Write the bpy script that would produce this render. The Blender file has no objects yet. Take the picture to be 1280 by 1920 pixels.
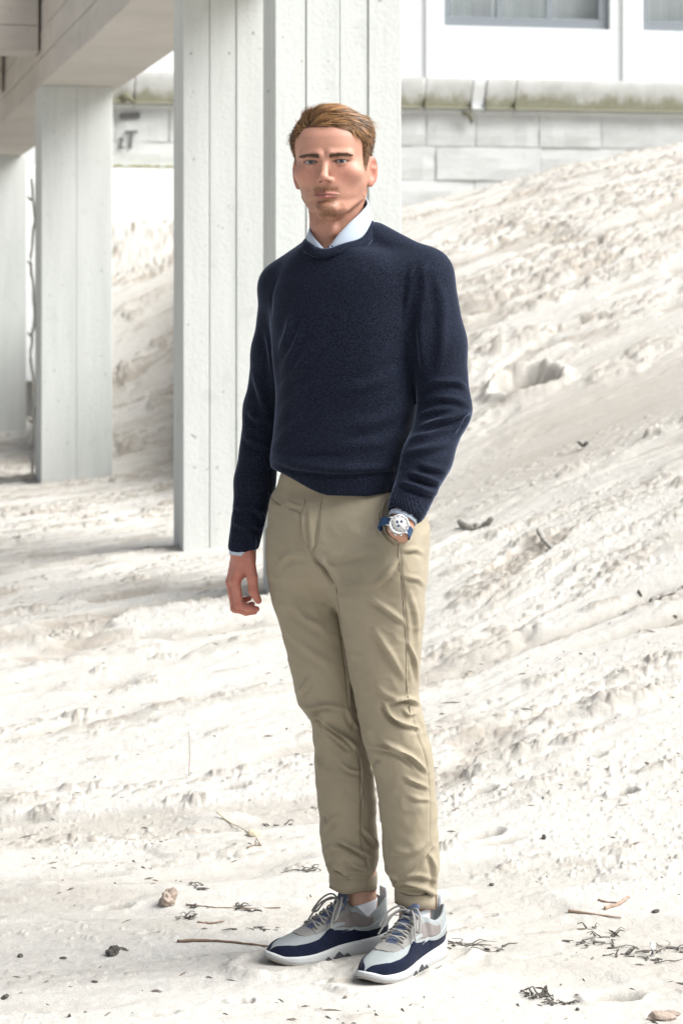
import bpy, math
import numpy as np
from mathutils import Vector, Matrix

scene = bpy.context.scene
COL = scene.collection
# ------------------------------------------------------------------ camera
F_PX, HOR, HC = 4533.0, 560.0, 1.447          # focal length (px of the 1920 px frame), horizon row, lens height
cd = bpy.data.cameras.new('camera')
cam = bpy.data.objects.new('camera', cd)
COL.objects.link(cam)
cam.location = (0, 0, HC)
cam.rotation_euler = (math.radians(90), 0, 0)
cd.sensor_width = 36.0
cd.lens = F_PX / 1920 * 36.0
cd.shift_y = -(960 - HOR) / 1920
cd.clip_start = 0.05
cd.clip_end = 800
cd.dof.use_dof = True
cd.dof.focus_distance = 5.14
cd.dof.aperture_fstop = 8.0
scene.camera = cam
# ------------------------------------------------------------------ light
SUN_AZ, SUN_EL = math.radians(15), math.radians(48)     # azimuth: towards the lens from straight right
sdir = Vector((math.cos(SUN_EL) * math.cos(SUN_AZ), -math.cos(SUN_EL) * math.sin(SUN_AZ), math.sin(SUN_EL)))
world = bpy.data.worlds.new("World")
scene.world = world
world.use_nodes = True
wn = world.node_tree
for n in list(wn.nodes):
    wn.nodes.remove(n)
sky = wn.nodes.new('ShaderNodeTexSky')
sky.sky_type = 'NISHITA'
sky.sun_disc = False
sky.sun_elevation = SUN_EL
sky.sun_rotation = math.atan2(sdir.x, sdir.y)
sky.air_density = 1.0
sky.dust_density = 4.0
sky.ozone_density = 1.0
hs = wn.nodes.new('ShaderNodeHueSaturation')
hs.inputs['Saturation'].default_value = 0.35
bg = wn.nodes.new('ShaderNodeBackground')
bg.inputs['Strength'].default_value = 0.085
wo = wn.nodes.new('ShaderNodeOutputWorld')
wn.links.new(sky.outputs[0], hs.inputs['Color'])
wn.links.new(hs.outputs[0], bg.inputs[0])
wn.links.new(bg.outputs[0], wo.inputs[0])
sd = bpy.data.lights.new('sun', 'SUN')
sd.energy = 4.1
sd.angle = math.radians(48)
sd.color = (1.0, 0.995, 0.97)
sun = bpy.data.objects.new('sun', sd)
COL.objects.link(sun)
sun.rotation_euler = sdir.to_track_quat('Z', 'Y').to_euler()
sun.location = (20, -6, 20)
scene.view_settings.view_transform = 'Standard'
scene.view_settings.look = 'None'
scene.view_settings.gamma = 1.0
scene.view_settings.exposure = 0.79
scene.view_settings.use_curve_mapping = False
scene.cycles.max_bounces = 8
scene.cycles.use_denoising = True

# ------------------------------------------------------------------ helpers
rng = np.random.default_rng(11)


def W(px, py, Y):
    return np.array([(px - 640.0) / F_PX * Y, Y, HC - (py - HOR) / F_PX * Y])


def tag(o, label=None, cat=None, group=None, kind=None):
    if label: o['label'] = label
    if cat: o['category'] = cat
    if group: o['group'] = group
    if kind or cat: o['kind'] = kind or 'thing'
    return o


def sstep(a, b, x):
    t = np.clip((x - a) / (b - a), 0, 1)
    return t * t * (3 - 2 * t)


def mesh_np(name, V, Q, mat=None, parent=None, smooth=True, colors=None):
    """One mesh object from numpy vertices and quads (or tris)."""
    V = np.asarray(V, np.float32); Q = np.asarray(Q, np.int32)
    me = bpy.data.meshes.new(name)
    k = Q.shape[1]
    me.vertices.add(len(V)); me.vertices.foreach_set('co', V.ravel())
    me.loops.add(Q.size); me.loops.foreach_set('vertex_index', Q.ravel())
    me.polygons.add(len(Q))
    me.polygons.foreach_set('loop_start', np.arange(0, Q.size, k, dtype=np.int32))
    try:
        me.polygons.foreach_set('loop_total', np.full(len(Q), k, np.int32))
    except Exception:
        pass
    me.update(calc_edges=True)
    if smooth:
        me.polygons.foreach_set('use_smooth', np.ones(len(Q), bool))
    if colors:
        for cn, cv in colors.items():
            at = me.attributes.new(cn, 'FLOAT_COLOR', 'POINT')
            c4 = np.ones((len(V), 4), np.float32); c4[:, :cv.shape[1]] = cv
            at.data.foreach_set('color', c4.ravel())
    me.validate()
    if mat: me.materials.append(mat)
    o = bpy.data.objects.new(name, me)
    COL.objects.link(o)
    if parent is not None: o.parent = parent
    return o


class MB:
    """Collects boxes, tubes and grids of quads for ONE mesh object."""
    def __init__(s):
        s.V = []; s.Q = []; s.n = 0

    def add(s, V, Q):
        s.V.append(np.asarray(V, float)); s.Q.append(np.asarray(Q, int) + s.n); s.n += len(V)
        return s

    def box(s, o, ax, ay, az, bev=0.0):
        """Box from corner o along the vectors ax, ay, az, with its edges bevelled."""
        o = np.array(o, float); A = [np.array(v, float) for v in (ax, ay, az)]
        if bev <= 0:
            V = [o + i * A[0] + j * A[1] + k * A[2] for k in (0, 1) for j in (0, 1) for i in (0, 1)]
            return s.add(V, [[0, 2, 3, 1], [4, 5, 7, 6], [0, 1, 5, 4], [2, 6, 7, 3], [0, 4, 6, 2], [1, 3, 7, 5]])
        L = [np.linalg.norm(v) for v in A]; U = [v / l for v, l in zip(A, L)]
        b = min(bev, min(L) * 0.45)
        idx = {}; V = []
        for i in (0, 1):
            for j in (0, 1):
                for k in (0, 1):
                    for f in range(3):
                        t = [i * L[0], j * L[1], k * L[2]]
                        sg = [1 - 2 * i, 1 - 2 * j, 1 - 2 * k]
                        for g in range(3):
                            if g != f: t[g] += sg[g] * b
                        idx[(i, j, k, f)] = len(V)
                        V.append(o + t[0] * U[0] + t[1] * U[1] + t[2] * U[2])
        Q = []
        for f in range(3):
            g, h = [(1, 2), (0, 2), (0, 1)][f]
            for e in (0, 1):
                q = []
                for (p, r) in ((0, 0), (1, 0), (1, 1), (0, 1)):
                    c = [0, 0, 0]; c[f] = e; c[g] = p; c[h] = r
                    q.append(idx[(*c, f)])
                Q.append(q)
        for f in range(3):                       # edge bevels
            g, h = [(1, 2), (0, 2), (0, 1)][f]
            for p in (0, 1):
                for r in (0, 1):
                    c0 = [0, 0, 0]; c0[g] = p; c0[h] = r; c1 = list(c0); c1[f] = 1
                    Q.append([idx[(*c0, g)], idx[(*c1, g)], idx[(*c1, h)], idx[(*c0, h)]])
        for i in (0, 1):                         # corners
            for j in (0, 1):
                for k in (0, 1):
                    Q.append([idx[(i, j, k, 0)], idx[(i, j, k, 1)], idx[(i, j, k, 2)], idx[(i, j, k, 2)]])
        return s.add(V, Q)

    def tube(s, P, R, seg=8, flat=1.0, up=(0, 0, 1)):
        """Tapered tube along points P with radii R; flat squeezes it along the direction nearest up."""
        P = np.array(P, float); R = np.broadcast_to(np.array(R, float), (len(P),))
        T = np.gradient(P, axis=0); T /= np.linalg.norm(T, axis=1)[:, None] + 1e-12
        V = []
        u = np.array(up, float)
        a = np.linspace(0, 2 * np.pi, seg, endpoint=False)
        for p, t, r in zip(P, T, R):
            n = u - t * np.dot(u, t)
            if np.linalg.norm(n) < 1e-4: n = np.array([1., 0, 0]) - t * t[0]
            n /= np.linalg.norm(n); b = np.cross(t, n)
            V.append(p + r * (np.cos(a)[:, None] * b + flat * np.sin(a)[:, None] * n))
        V = np.concatenate(V)
        m = len(P); Q = []
        for i in range(m - 1):
            for j in range(seg):
                k = (j + 1) % seg
                Q.append([i * seg + j, i * seg + k, (i + 1) * seg + k, (i + 1) * seg + j])
        c0 = len(V); V = np.vstack([V, P[0], P[-1]])
        for j in range(seg):
            k = (j + 1) % seg
            Q.append([c0, k, j, j]); Q.append([c0 + 1, (m - 1) * seg + j, (m - 1) * seg + k, (m - 1) * seg + k])
        return s.add(V, Q)

    def build(s, name, mat, parent=None, smooth=False):
        V = np.concatenate(s.V); Q = np.concatenate(s.Q)
        me = bpy.data.meshes.new(name)
        faces = []
        for q in Q.tolist():
            f = []
            for i in q:
                if i not in f: f.append(i)
            if len(f) > 2: faces.append(f)
        me.from_pydata(V.tolist(), [], faces)
        me.validate(); me.update()
        bm_fix(me)
        if smooth: me.polygons.foreach_set('use_smooth', np.ones(len(me.polygons), bool))
        me.materials.append(mat)
        o = bpy.data.objects.new(name, me); COL.objects.link(o)
        if parent is not None: o.parent = parent
        return o


def bm_fix(me):
    import bmesh
    bm = bmesh.new(); bm.from_mesh(me)
    bmesh.ops.recalc_face_normals(bm, faces=bm.faces)
    bm.to_mesh(me); bm.free()


def empty(name, loc=(0, 0, 0)):
    o = bpy.data.objects.new(name, None); COL.objects.link(o)
    o.location = loc; o.empty_display_size = 0.1
    bpy.context.view_layer.update()
    return o


def part(mb, name, mat, root, smooth=False):
    """A part built in world coordinates, parented under an Empty that stands elsewhere."""
    o = mb.build(name, mat, None, smooth)
    o.parent = root
    o.matrix_parent_inverse = root.matrix_world.inverted()
    return o


def _hash(ix, iy, seed):
    n = (ix.astype(np.int64) * 374761393 + iy.astype(np.int64) * 668265263 + seed * 1442695041) & 0xFFFFFFFF
    n = ((n ^ (n >> 13)) * 1274126177) & 0xFFFFFFFF
    return ((n ^ (n >> 16)) & 0xFFFF).astype(np.float32) / 65535.0


def vnoise(x, y, seed=0):
    """Smooth 2-D value noise in -1..1."""
    ix = np.floor(x); iy = np.floor(y)
    fx = (x - ix).astype(np.float32); fy = (y - iy).astype(np.float32)
    fx = fx * fx * fx * (fx * (fx * 6 - 15) + 10); fy = fy * fy * fy * (fy * (fy * 6 - 15) + 10)
    a = _hash(ix, iy, seed); b = _hash(ix + 1, iy, seed); c = _hash(ix, iy + 1, seed); d = _hash(ix + 1, iy + 1, seed)
    return 2 * (a + (b - a) * fx + (c - a) * fy + (a - b - c + d) * fx * fy) - 1


def fbm(x, y, seed=0, octs=4, gain=0.5):
    v = 0; a = 1.0; t = 0
    for o in range(octs):
        v = v + a * vnoise(x * 2 ** o + 17.3 * o, y * 2 ** o - 9.1 * o, seed + o); t += a; a *= gain
    return v / t


def worley(x, y, seed=0):
    """Distance to the nearest of the jittered cell points, and that cell's own random number."""
    ix = np.floor(x); iy = np.floor(y)
    best = np.full(np.shape(x), 9.0, np.float32); rid = np.zeros(np.shape(x), np.float32)
    for i in (-1, 0, 1):
        for j in (-1, 0, 1):
            cx, cy = ix + i, iy + j
            d = (cx + _hash(cx, cy, seed) - x) ** 2 + (cy + _hash(cx, cy, seed + 77) - y) ** 2
            m = d < best
            best = np.where(m, d, best); rid = np.where(m, _hash(cx, cy, seed + 191), rid)
    return np.sqrt(best), rid


# ------------------------------------------------------------------ materials
def new_mat(name, rough=0.8, spec=0.3):
    m = bpy.data.materials.new(name); m.use_nodes = True
    nt = m.node_tree; b = nt.nodes['Principled BSDF']
    b.inputs['Roughness'].default_value = rough
    b.inputs['Specular IOR Level'].default_value = spec
    return m, nt, b


def N(nt, t, **kw):
    n = nt.nodes.new(t)
    for k, v in kw.items():
        if k in n.inputs: n.inputs[k].default_value = v
        else: setattr(n, k, v)
    return n


def ramp(nt, fac, stops):
    r = nt.nodes.new('ShaderNodeValToRGB')
    els = r.color_ramp.elements
    while len(els) < len(stops): els.new(0.5)
    for e, (p, c) in zip(els, stops):
        e.position = p; e.color = (*c, 1) if len(c) == 3 else c
    nt.links.new(fac, r.inputs[0])
    return r.outputs[0]


def noise(nt, scale, detail=4, rough=0.55, vec=None, stretch=None, dist=0.0):
    n = nt.nodes.new('ShaderNodeTexNoise')
    n.inputs['Scale'].default_value = scale; n.inputs['Detail'].default_value = detail
    n.inputs['Roughness'].default_value = rough; n.inputs['Distortion'].default_value = dist
    if vec is None:
        g = nt.nodes.new('ShaderNodeNewGeometry'); vec = g.outputs['Position']
    if stretch:
        mp = nt.nodes.new('ShaderNodeMapping'); mp.inputs['Scale'].default_value = stretch
        nt.links.new(vec, mp.inputs[0]); vec = mp.outputs[0]
    nt.links.new(vec, n.inputs['Vector'])
    return n.outputs[0]


def mix(nt, fac, a, b, mode='MIX'):
    m = nt.nodes.new('ShaderNodeMix'); m.data_type = 'RGBA'; m.blend_type = mode
    for i, v in ((0, fac), (6, a), (7, b)):
        if hasattr(v, 'is_linked') or isinstance(v, bpy.types.NodeSocket): nt.links.new(v, m.inputs[i])
        elif i == 0: m.inputs[0].default_value = v
        else: m.inputs[i].default_value = (*v, 1)
    return m.outputs[2]


def bump(nt, b, h, strength=0.3, dist=0.01):
    bp = nt.nodes.new('ShaderNodeBump'); bp.inputs['Strength'].default_value = strength
    bp.inputs['Distance'].default_value = dist
    nt.links.new(h, bp.inputs['Height']); nt.links.new(bp.outputs[0], b.inputs['Normal'])
    return bp


def concrete(name, base, dark, stain, grain=60, vert=True, rough=0.85):
    m, nt, b = new_mat(name, rough, 0.25)
    st = (6, 6, 0.5) if vert else (1.0, 1.0, 5)
    n1 = noise(nt, 1.6, 6, 0.65, stretch=st)
    n2 = noise(nt, 9, 5, 0.6)
    n3 = noise(nt, grain, 3, 0.6)
    c = mix(nt, ramp(nt, n1, [(0.38, (0, 0, 0)), (0.72, (1, 1, 1))]), base, dark)
    c = mix(nt, ramp(nt, n2, [(0.6, (0, 0, 0)), (0.78, (0.55, 0.55, 0.55))]), c, stain)
    pits = ramp(nt, noise(nt, 38, 2, 0.4), [(0.235, (1, 1, 1)), (0.27, (0, 0, 0))])
    c = mix(nt, pits, c, tuple(0.6 * v for v in dark))
    nt.links.new(c, b.inputs['Base Color'])
    s = nt.nodes.new('ShaderNodeMath'); s.operation = 'ADD'
    nt.links.new(n3, s.inputs[0]); nt.links.new(n1, s.inputs[1])
    bump(nt, b, s.outputs[0], 0.35, 0.006)
    return m


M = {}
M['column'] = concrete('column_concrete', (0.605, 0.625, 0.605), (0.53, 0.55, 0.53), (0.44, 0.455, 0.435))
M['column_core'] = concrete('column_joint_concrete', (0.50, 0.51, 0.50), (0.42, 0.43, 0.42), (0.36, 0.37, 0.36))
M['beam'] = concrete('beam_concrete', (0.55, 0.515, 0.47), (0.47, 0.44, 0.40), (0.42, 0.39, 0.35), vert=False)
M['soffit'] = concrete('soffit_concrete', (0.60, 0.57, 0.53), (0.52, 0.49, 0.45), (0.48, 0.45, 0.41), vert=False)  # paler than the beam: light bounced off the sand, put into the colour
M['plaster'] = concrete('white_plaster', (0.76, 0.775, 0.775), (0.73, 0.745, 0.745), (0.70, 0.715, 0.715))
M['stone'] = concrete('wall_stone', (0.60, 0.615, 0.61), (0.48, 0.49, 0.485), (0.38, 0.39, 0.37), vert=False)
M['mortar'] = concrete('wall_mortar', (0.50, 0.50, 0.48), (0.42, 0.42, 0.40), (0.36, 0.36, 0.33), vert=False)


def coping_mat():
    m, nt, b = new_mat('mossy_coping', 0.9, 0.2)
    n1 = noise(nt, 3, 6, 0.65)
    c = mix(nt, ramp(nt, n1, [(0.4, (0, 0, 0)), (0.7, (1, 1, 1))]), (0.66, 0.67, 0.66), (0.52, 0.53, 0.51))
    tc = nt.nodes.new('ShaderNodeTexCoord')
    sp = nt.nodes.new('ShaderNodeSeparateXYZ'); nt.links.new(tc.outputs['Generated'], sp.inputs[0])
    n2 = noise(nt, 2.5, 7, 0.75, stretch=(1.6, 1.6, 0.5))
    # moss creeps up from the lower drip edge of each coping stone
    ad = nt.nodes.new('ShaderNodeMath'); ad.operation = 'MULTIPLY_ADD'
    nt.links.new(n2, ad.inputs[0]); ad.inputs[1].default_value = -1.5
    nt.links.new(sp.outputs[2], ad.inputs[2])
    fac = ramp(nt, ad.outputs[0], [(0.0, (1, 1, 1)), (0.04, (0, 0, 0))])
    ad2 = nt.nodes.new('ShaderNodeMath'); ad2.operation = 'ADD'; ad2.inputs[1].default_value = 0.52
    nt.links.new(ad.outputs[0], ad2.inputs[0])
    fac = ramp(nt, ad2.outputs[0], [(0.0, (1, 1, 1)), (0.30, (0, 0, 0))])
    moss = mix(nt, noise(nt, 14, 4, 0.7), (0.25, 0.245, 0.17), (0.42, 0.415, 0.34))
    c = mix(nt, fac, c, moss)
    nt.links.new(c, b.inputs['Base Color'])
    bump(nt, b, noise(nt, 45, 4, 0.6), 0.4, 0.01)
    return m


M['coping'] = coping_mat()


def plain(name, col, rough=0.6, spec=0.4, var=0.12, scale=40, bmp=0.15, metal=0.0, sheen=0.0):
    m, nt, b = new_mat(name, rough, spec)
    c = mix(nt, noise(nt, scale, 4, 0.6), tuple(v * (1 - var) for v in col), tuple(min(1, v * (1 + var)) for v in col))
    nt.links.new(c, b.inputs['Base Color']); b.inputs['Metallic'].default_value = metal
    if sheen:
        b.inputs['Sheen Weight'].default_value = sheen; b.inputs['Sheen Roughness'].default_value = 0.4
    if bmp: bump(nt, b, noise(nt, scale * 6, 3, 0.6), bmp, 0.003)
    return m


M['win_frame'] = plain('grey_window_paint', (0.22, 0.245, 0.27), 0.45, 0.5, 0.05, 8)
M['curtain'] = plain('pale_curtain', (0.75, 0.77, 0.78), 0.9, 0.1, 0.06, 6)


def glass_mat():
    m, nt, b = new_mat('window_glass', 0.03, 0.5)
    b.inputs['Base Color'].default_value = (0.95, 0.98, 0.98, 1)
    b.inputs['Transmission Weight'].default_value = 1.0
    b.inputs['IOR'].default_value = 1.45
    return m


M['glass'] = glass_mat()


def sand_mat():
    m, nt, b = new_mat('dry_sand', 0.95, 0.1)
    n1 = noise(nt, 1.1, 6, 0.65)
    n2 = noise(nt, 420, 2, 0.7)
    n3 = noise(nt, 22, 5, 0.7)
    c = mix(nt, ramp(nt, n1, [(0.35, (0, 0, 0)), (0.7, (1, 1, 1))]), (0.525, 0.512, 0.482), (0.485, 0.469, 0.434))
    c = mix(nt, ramp(nt, n2, [(0.33, (1, 1, 1)), (0.5, (0, 0, 0))]), c, (0.36, 0.335, 0.30))
    c = mix(nt, ramp(nt, n2, [(0.6, (0, 0, 0)), (0.75, (1, 1, 1))]), c, (0.60, 0.59, 0.57))
    at = nt.nodes.new('ShaderNodeAttribute'); at.attribute_name = 'damp_shade'  # damp sand, plus shade of pits and hollows painted as a darker tone
    dm = nt.nodes.new('ShaderNodeSeparateColor'); nt.links.new(at.outputs['Color'], dm.inputs[0])
    c = mix(nt, dm.outputs[0], c, (0.34, 0.31, 0.27))
    nt.links.new(c, b.inputs['Base Color'])
    s = nt.nodes.new('ShaderNodeMath'); s.operation = 'MULTIPLY_ADD'; s.inputs[1].default_value = 0.35
    nt.links.new(n2, s.inputs[0]); nt.links.new(n3, s.inputs[2])
    bump(nt, b, s.outputs[0], 0.55, 0.012)
    return m


M['sand'] = sand_mat()

# ------------------------------------------------------------------ the sand
_BY = np.array([-400, 3.5, 5.6, 6.6, 8.0, 9.2, 11.0, 13.0, 40, 900.])
_BZ = np.array([0, 0, 0.0, 0.06, 0.22, 0.36, 0.39, 0.40, 0.40, 0.4])
_LY = np.array([-400, 4.6, 6.0, 7.5, 9.0, 11., 14., 18., 30, 900.])
_LZ = np.array([0, 0.0, 0.055, 0.15, 0.28, 0.40, 0.36, 0.28, 0.22, 0.2])


def hbase(X, Y):
    b = np.interp(Y, _BY, _BZ)
    lat = np.interp(Y, _LY, _LZ)
    xr = np.where(X > 0.1, 4.5 * np.tanh((X - 0.1) / 4.5), 0)          # the flank rises to the right
    xl = np.where(X < 0.1, 3.6 * np.tanh((X - 0.1) / 3.6), 0)
    z = b + lat * xr + np.minimum(lat, 0.11) * xl
    # the bulldozed bank behind the columns
    lf = sstep(-0.4, -1.25, X)
    up = sstep(11.3 + 5.2 * lf, 18.3 + 2.9 * lf, Y - 0.25 * np.clip(X, -1, 4) * (1 - lf))
    side = sstep(-0.121, -0.097, X / np.maximum(Y, 8))
    far = 1 - 0.35 * sstep(21, 27, Y)
    z = z + (1.62 + 0.30 * lf) * up * side * far
    return z


def hit(px, py):
    """The point of the ground seen at a pixel of the photograph."""
    y = np.linspace(4.2, 26, 6000)
    d = HC - (py - HOR) / F_PX * y - hbase((px - 640) / F_PX * y, y)
    k = np.nonzero(d <= 0)[0]
    yy = y[k[0]] if len(k) else 26.0
    x = (px - 640) / F_PX * yy
    return np.array([x, yy, float(hbase(np.array(x), np.array(yy)))])


# (px, py, half width px, depth/width ratio, height m): crusts that stand proud and hollows (negative)
CLODS = [(900, 1203, 105, .55, .045), (1120, 1322, 105, .5, .05), (1190, 1305, 90, .3, .03), (960, 1420, 70, .6, .05),
         (890, 1128, 60, .4, .03), (1250, 1238, 40, .7, .04), (1020, 1278, 55, .4, .035), (1190, 1263, 45, .4, .03),
         (1080, 1385, 60, .5, .04), (1000, 1005, 40, .6, .05), (860, 1068, 40, .5, .03), (1215, 1130, 55, .4, .03),
         (1130, 1130, 45, .4, .025), (930, 1003, 30, .7, .04), (1165, 1590, 30, .9, .02), (840, 1590, 22, .8, .045),
         (848, 1500, 14, .8, .04), (1235, 1440, 50, .4, .035), (1010, 1475, 40, .3, .02), (885, 1450, 22, .6, .03),
         (370, 1497, 26, .9, .04), (325, 1497, 24, .8, .02), (430, 1445, 50, .4, .025), (160, 1470, 50, .5, .03),
         (100, 1512, 40, .6, .03), (60, 1500, 50, .4, .025), (150, 1335, 34, .7, .035), (275, 1275, 30, .8, .03),
         (130, 1185, 44, .7, .05), (50, 1207, 60, .4, .03), (250, 1085, 30, .6, .035), (310, 1230, 26, .6, .035),
         (190, 1258, 18, .8, .03), (320, 1048, 18, .7, .03), (390, 1110, 22, .6, .025), (60, 1655, 30, .5, .015),
         (45, 1380, 30, .5, .02), (230, 1290, 26, .6, .02), (420, 1310, 24, .5, .02), (420, 1372, 30, .4, .02),
         (470, 1200, 40, .4, .02), (1150, 700, 80, .4, .05), (1070, 885, 34, 0.8, .03), (1230, 650, 60, .5, .06),
         (960, 640, 60, .5, .05), (860, 700, 50, .5, .04), (1010, 560, 70, .4, .06), (1200, 500, 60, .5, .06),
         (1050, 510, 50, .5, .05), (900, 560, 60, .4, .04), (285, 960, 22, .7, .05), (170, 970, 40, .5, .05),
         (240, 900, 30, .6, .05), (60, 960, 40, .5, .04), (250, 830, 30, .5, .06), (300, 760, 26, .6, .06),
         (235, 700, 14, 1.6, .08), (300, 640, 20, .6, .06), (250, 590, 24, .5, .06), (560, 1625, 26, .5, .02),
         (1020, 1605, 30, .3, .015), (950, 1618, 20, .5, .02), (870, 1745, 40, .3, .012), (1040, 1745, 80, .25, .012),
         (110, 1245, 60, .25, .02), (200, 1420, 60, .25, .02), (40, 1440, 50, .3, .02), (440, 1250, 50, .25, .015)]
HOLES = [(985, 722, 62, .55, -.20), (1258, 803, 45, .45, -.17), (905, 1567, 46, .55, -.035), (905, 1482, 34, .7, -.035),
         (1170, 1492, 30, .8, -.04), (1150, 1868, 60, .6, -.03), (455, 1878, 26, .8, -.02), (300, 1903, 40, .6, -.015),
         (910, 1713, 24, .5, -.015), (55, 1895, 40, .5, -.015), (360, 1795, 34, .5, -.012), (1110, 1425, 30, .4, -.02),
         (935, 1580, 60, .3, -.01), (45, 1660, 50, .4, -.02), (280, 1755, 24, .6, -.012), (430, 1475, 60, .35, -.02),
         (590, 1800, 60, .4, -.01), (640, 1845, 40, .5, -.014), (1010, 1790, 50, .3, -.01), (215, 1700, 40, .4, -.01)]


def build_ground():
    u_in = np.linspace(-0.166, 0.166, 640)
    s = np.cumprod(np.full(46, 1.17))
    u_out = 0.166 + 0.003 * np.cumsum(s)
    u_out = u_out[u_out < 30]
    u = np.concatenate([-u_out[::-1], u_in, u_out])
    ys = [4.62]
    while ys[-1] < 11.0: ys.append(ys[-1] + 0.0062 * (ys[-1] / 5) ** 1.25)
    while ys[-1] < 19.6: ys.append(ys[-1] + 0.0195)
    st = 0.03
    while ys[-1] < 420: ys.append(ys[-1] + st); st = st * 1.12
    back = [4.62]; st = 0.012
    while back[-1] > -150: back.append(back[-1] - st); st *= 1.16
    ys = np.array(back[:0:-1] + ys)
    sc = np.where(ys > 4, ys, 4 - 0.0 * ys)
    X = u[None, :] * sc[:, None]; Y = np.repeat(ys[:, None], len(u), 1)
    nr, nc = X.shape
    z = hbase(X, Y)
    e = 0.05
    near = sstep(3.8, 5.2, Y)
    # wind-cut relief: crusts with steep faces, long axis across the view and dipping to the left
    Xs = X + 0.30 * fbm(X * 0.7, Y * 0.7, 3, 2); Yw = Y + 0.22 * fbm(X * 0.9, Y * 0.9, 4, 2)
    a = Xs + 0.35 * Yw
    bb = Yw - np.interp(Y, [4.6, 6, 9, 12], [0.04, 0.16, 0.40, 0.46]) * Xs
    bank = sstep(10.5, 13.0, Y)
    calm = 0.40 + 0.60 * sstep(5.5, 7.4, Y)
    smoothpatch = np.exp(-np.abs(((X - 1.35) * 0.86 - (Y - 12.3) * 0.10) / 0.85) ** 3 - np.abs((Y - 11.8 - 0.45 * (X - 1.3)) / 1.5) ** 3)
    zz = np.zeros_like(z)
    for it in range(2):                                  # second pass leans the lumps over towards the lens
        yb = bb - 0.8 * zz
        l1 = fbm(a * 1.2, yb * 3.0, 21, 3, 0.5)
        l2 = np.abs(fbm(a * 2.2, yb * 7.0, 33, 3, 0.45))
        l3 = fbm(a * 7, yb * 17, 45, 3, 0.6)
        crust = sstep(0.0, 0.20, fbm(a * 2.0, yb * 5.6, 57, 3, 0.42) + 0.25 * l1 - 0.16)
        tread = sstep(0.12, 0.4, fbm(a * 1.6, yb * 4.2, 71, 3, 0.5))
        zn = 0.014 * l1 - 0.008 * l2 + 0.005 * l3 + 0.012 * crust - 0.024 * tread
        k1 = fbm(a * 1.5, yb * 5.5, 121, 3, 0.5)
        k2 = np.abs(fbm(a * 2.6, yb * 10.5, 133, 3, 0.55))
        k3 = fbm(a * 6, yb * 22, 145, 3, 0.6)
        crus2 = sstep(0.0, 0.22, fbm(a * 2.1, yb * 8.5, 157, 3, 0.45) - 0.10)
        trea2 = sstep(0.12, 0.35, fbm(a * 1.9, yb * 6.0, 171, 3, 0.5))
        zb = 0.017 * k1 - 0.009 * k2 + 0.006 * k3 + 0.011 * crus2 - 0.026 * trea2
        zz = (zn * calm * (1 - bank) + zb * bank) * (1 - 0.85 * smoothpatch)
    f1, rid = worley(a * 13 + 0.8 * fbm(a * 9, bb * 12, 7, 2), bb * 22, 5)
    dome = np.clip(1 - f1 * f1 * 1.3, 0, 1)
    cm = (crust * calm * (1 - bank) + crus2 * bank) * (1 - smoothpatch)
    zz = zz + cm * (0.008 + 0.006 * bank) * (dome * (0.3 + rid) - 0.4)
    crust_damp_shade = 0.45 * cm * (0.3 + rid) + 0.65 * np.maximum(tread * calm * (1 - bank), trea2 * bank) * (1 - smoothpatch)  # damp crusts; trodden pits darkened in colour as if shaded
    fine = 0.0022 * fbm(X * 30, Y * 42, 81, 3, 0.6) * (1 - sstep(9, 14, Y)) + 0.003 * fbm(X * 9, Y * 14, 91, 3, 0.6) * bank * (1 - 0.8 * smoothpatch)
    crumb = np.clip(fbm(X * 55, Y * 70, 95, 2, 0.5) - 0.36, 0, 1) * 0.018 * sstep(0.0, 0.4, fbm(X * 1.1, Y * 1.5, 99, 2)) * (1 - sstep(8, 12, Y))
    # broken crust: chips and clods of many sizes, in drifts
    c1, r1 = worley(X * 30 + 0.9 * fbm(X * 20, Y * 20, 8, 2), Y * 34, 61)
    d1 = sstep(0.16, 0.40, fbm(a * 1.1, bb * 5.4, 161, 3, 0.5)) * calm * (1 - bank)
    c2, r2_ = worley(a * 15 + 0.9 * fbm(X * 8, Y * 8, 9, 2), bb * 36, 63)
    d2 = sstep(0.13, 0.33, fbm(a * 0.75, bb * 5.8, 163, 3, 0.5)) * bank * (1 - smoothpatch)
    chip = 0.0075 * np.clip(1 - 2.2 * c1 * c1, 0, 1) ** 0.6 * (r1 > 0.62) * d1 + 0.018 * np.clip(1 - 2.0 * c2 * c2, 0, 1) ** 0.6 * (r2_ > 0.60) * d2
    crust_damp_shade = crust_damp_shade + np.clip(chip * 160, 0, 1) * (0.35 + 0.75 * np.where(Y > 11, r2_, r1) - 0.2)
    z = z + near * (zz + fine + crumb + chip)
    damp_shade = crust_damp_shade.copy()
    for (px, py, hw, rt, H) in CLODS + HOLES:
        c = hit(px, py)
        w = hw / F_PX * c[1]
        pass
        L = w; D = w * rt * (1.0 if c[1] < 11 else (2.3 if H < 0 else 1.5))
        R = 2.2 * max(L, D)
        i0, i1 = np.searchsorted(ys, [c[1] - R, c[1] + R])
        if i1 <= i0: continue
        sl = slice(i0, i1)
        dx = X[sl] - c[0]; dy = Y[sl] - c[1]
        t = math.radians(16 if px > 640 else 8)
        p = dx * math.cos(t) + dy * math.sin(t); q = -dx * math.sin(t) + dy * math.cos(t)
        sd_ = int(px * 7 + py)
        r = np.sqrt((p / L) ** 2 + (q / D) ** 2)
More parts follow.
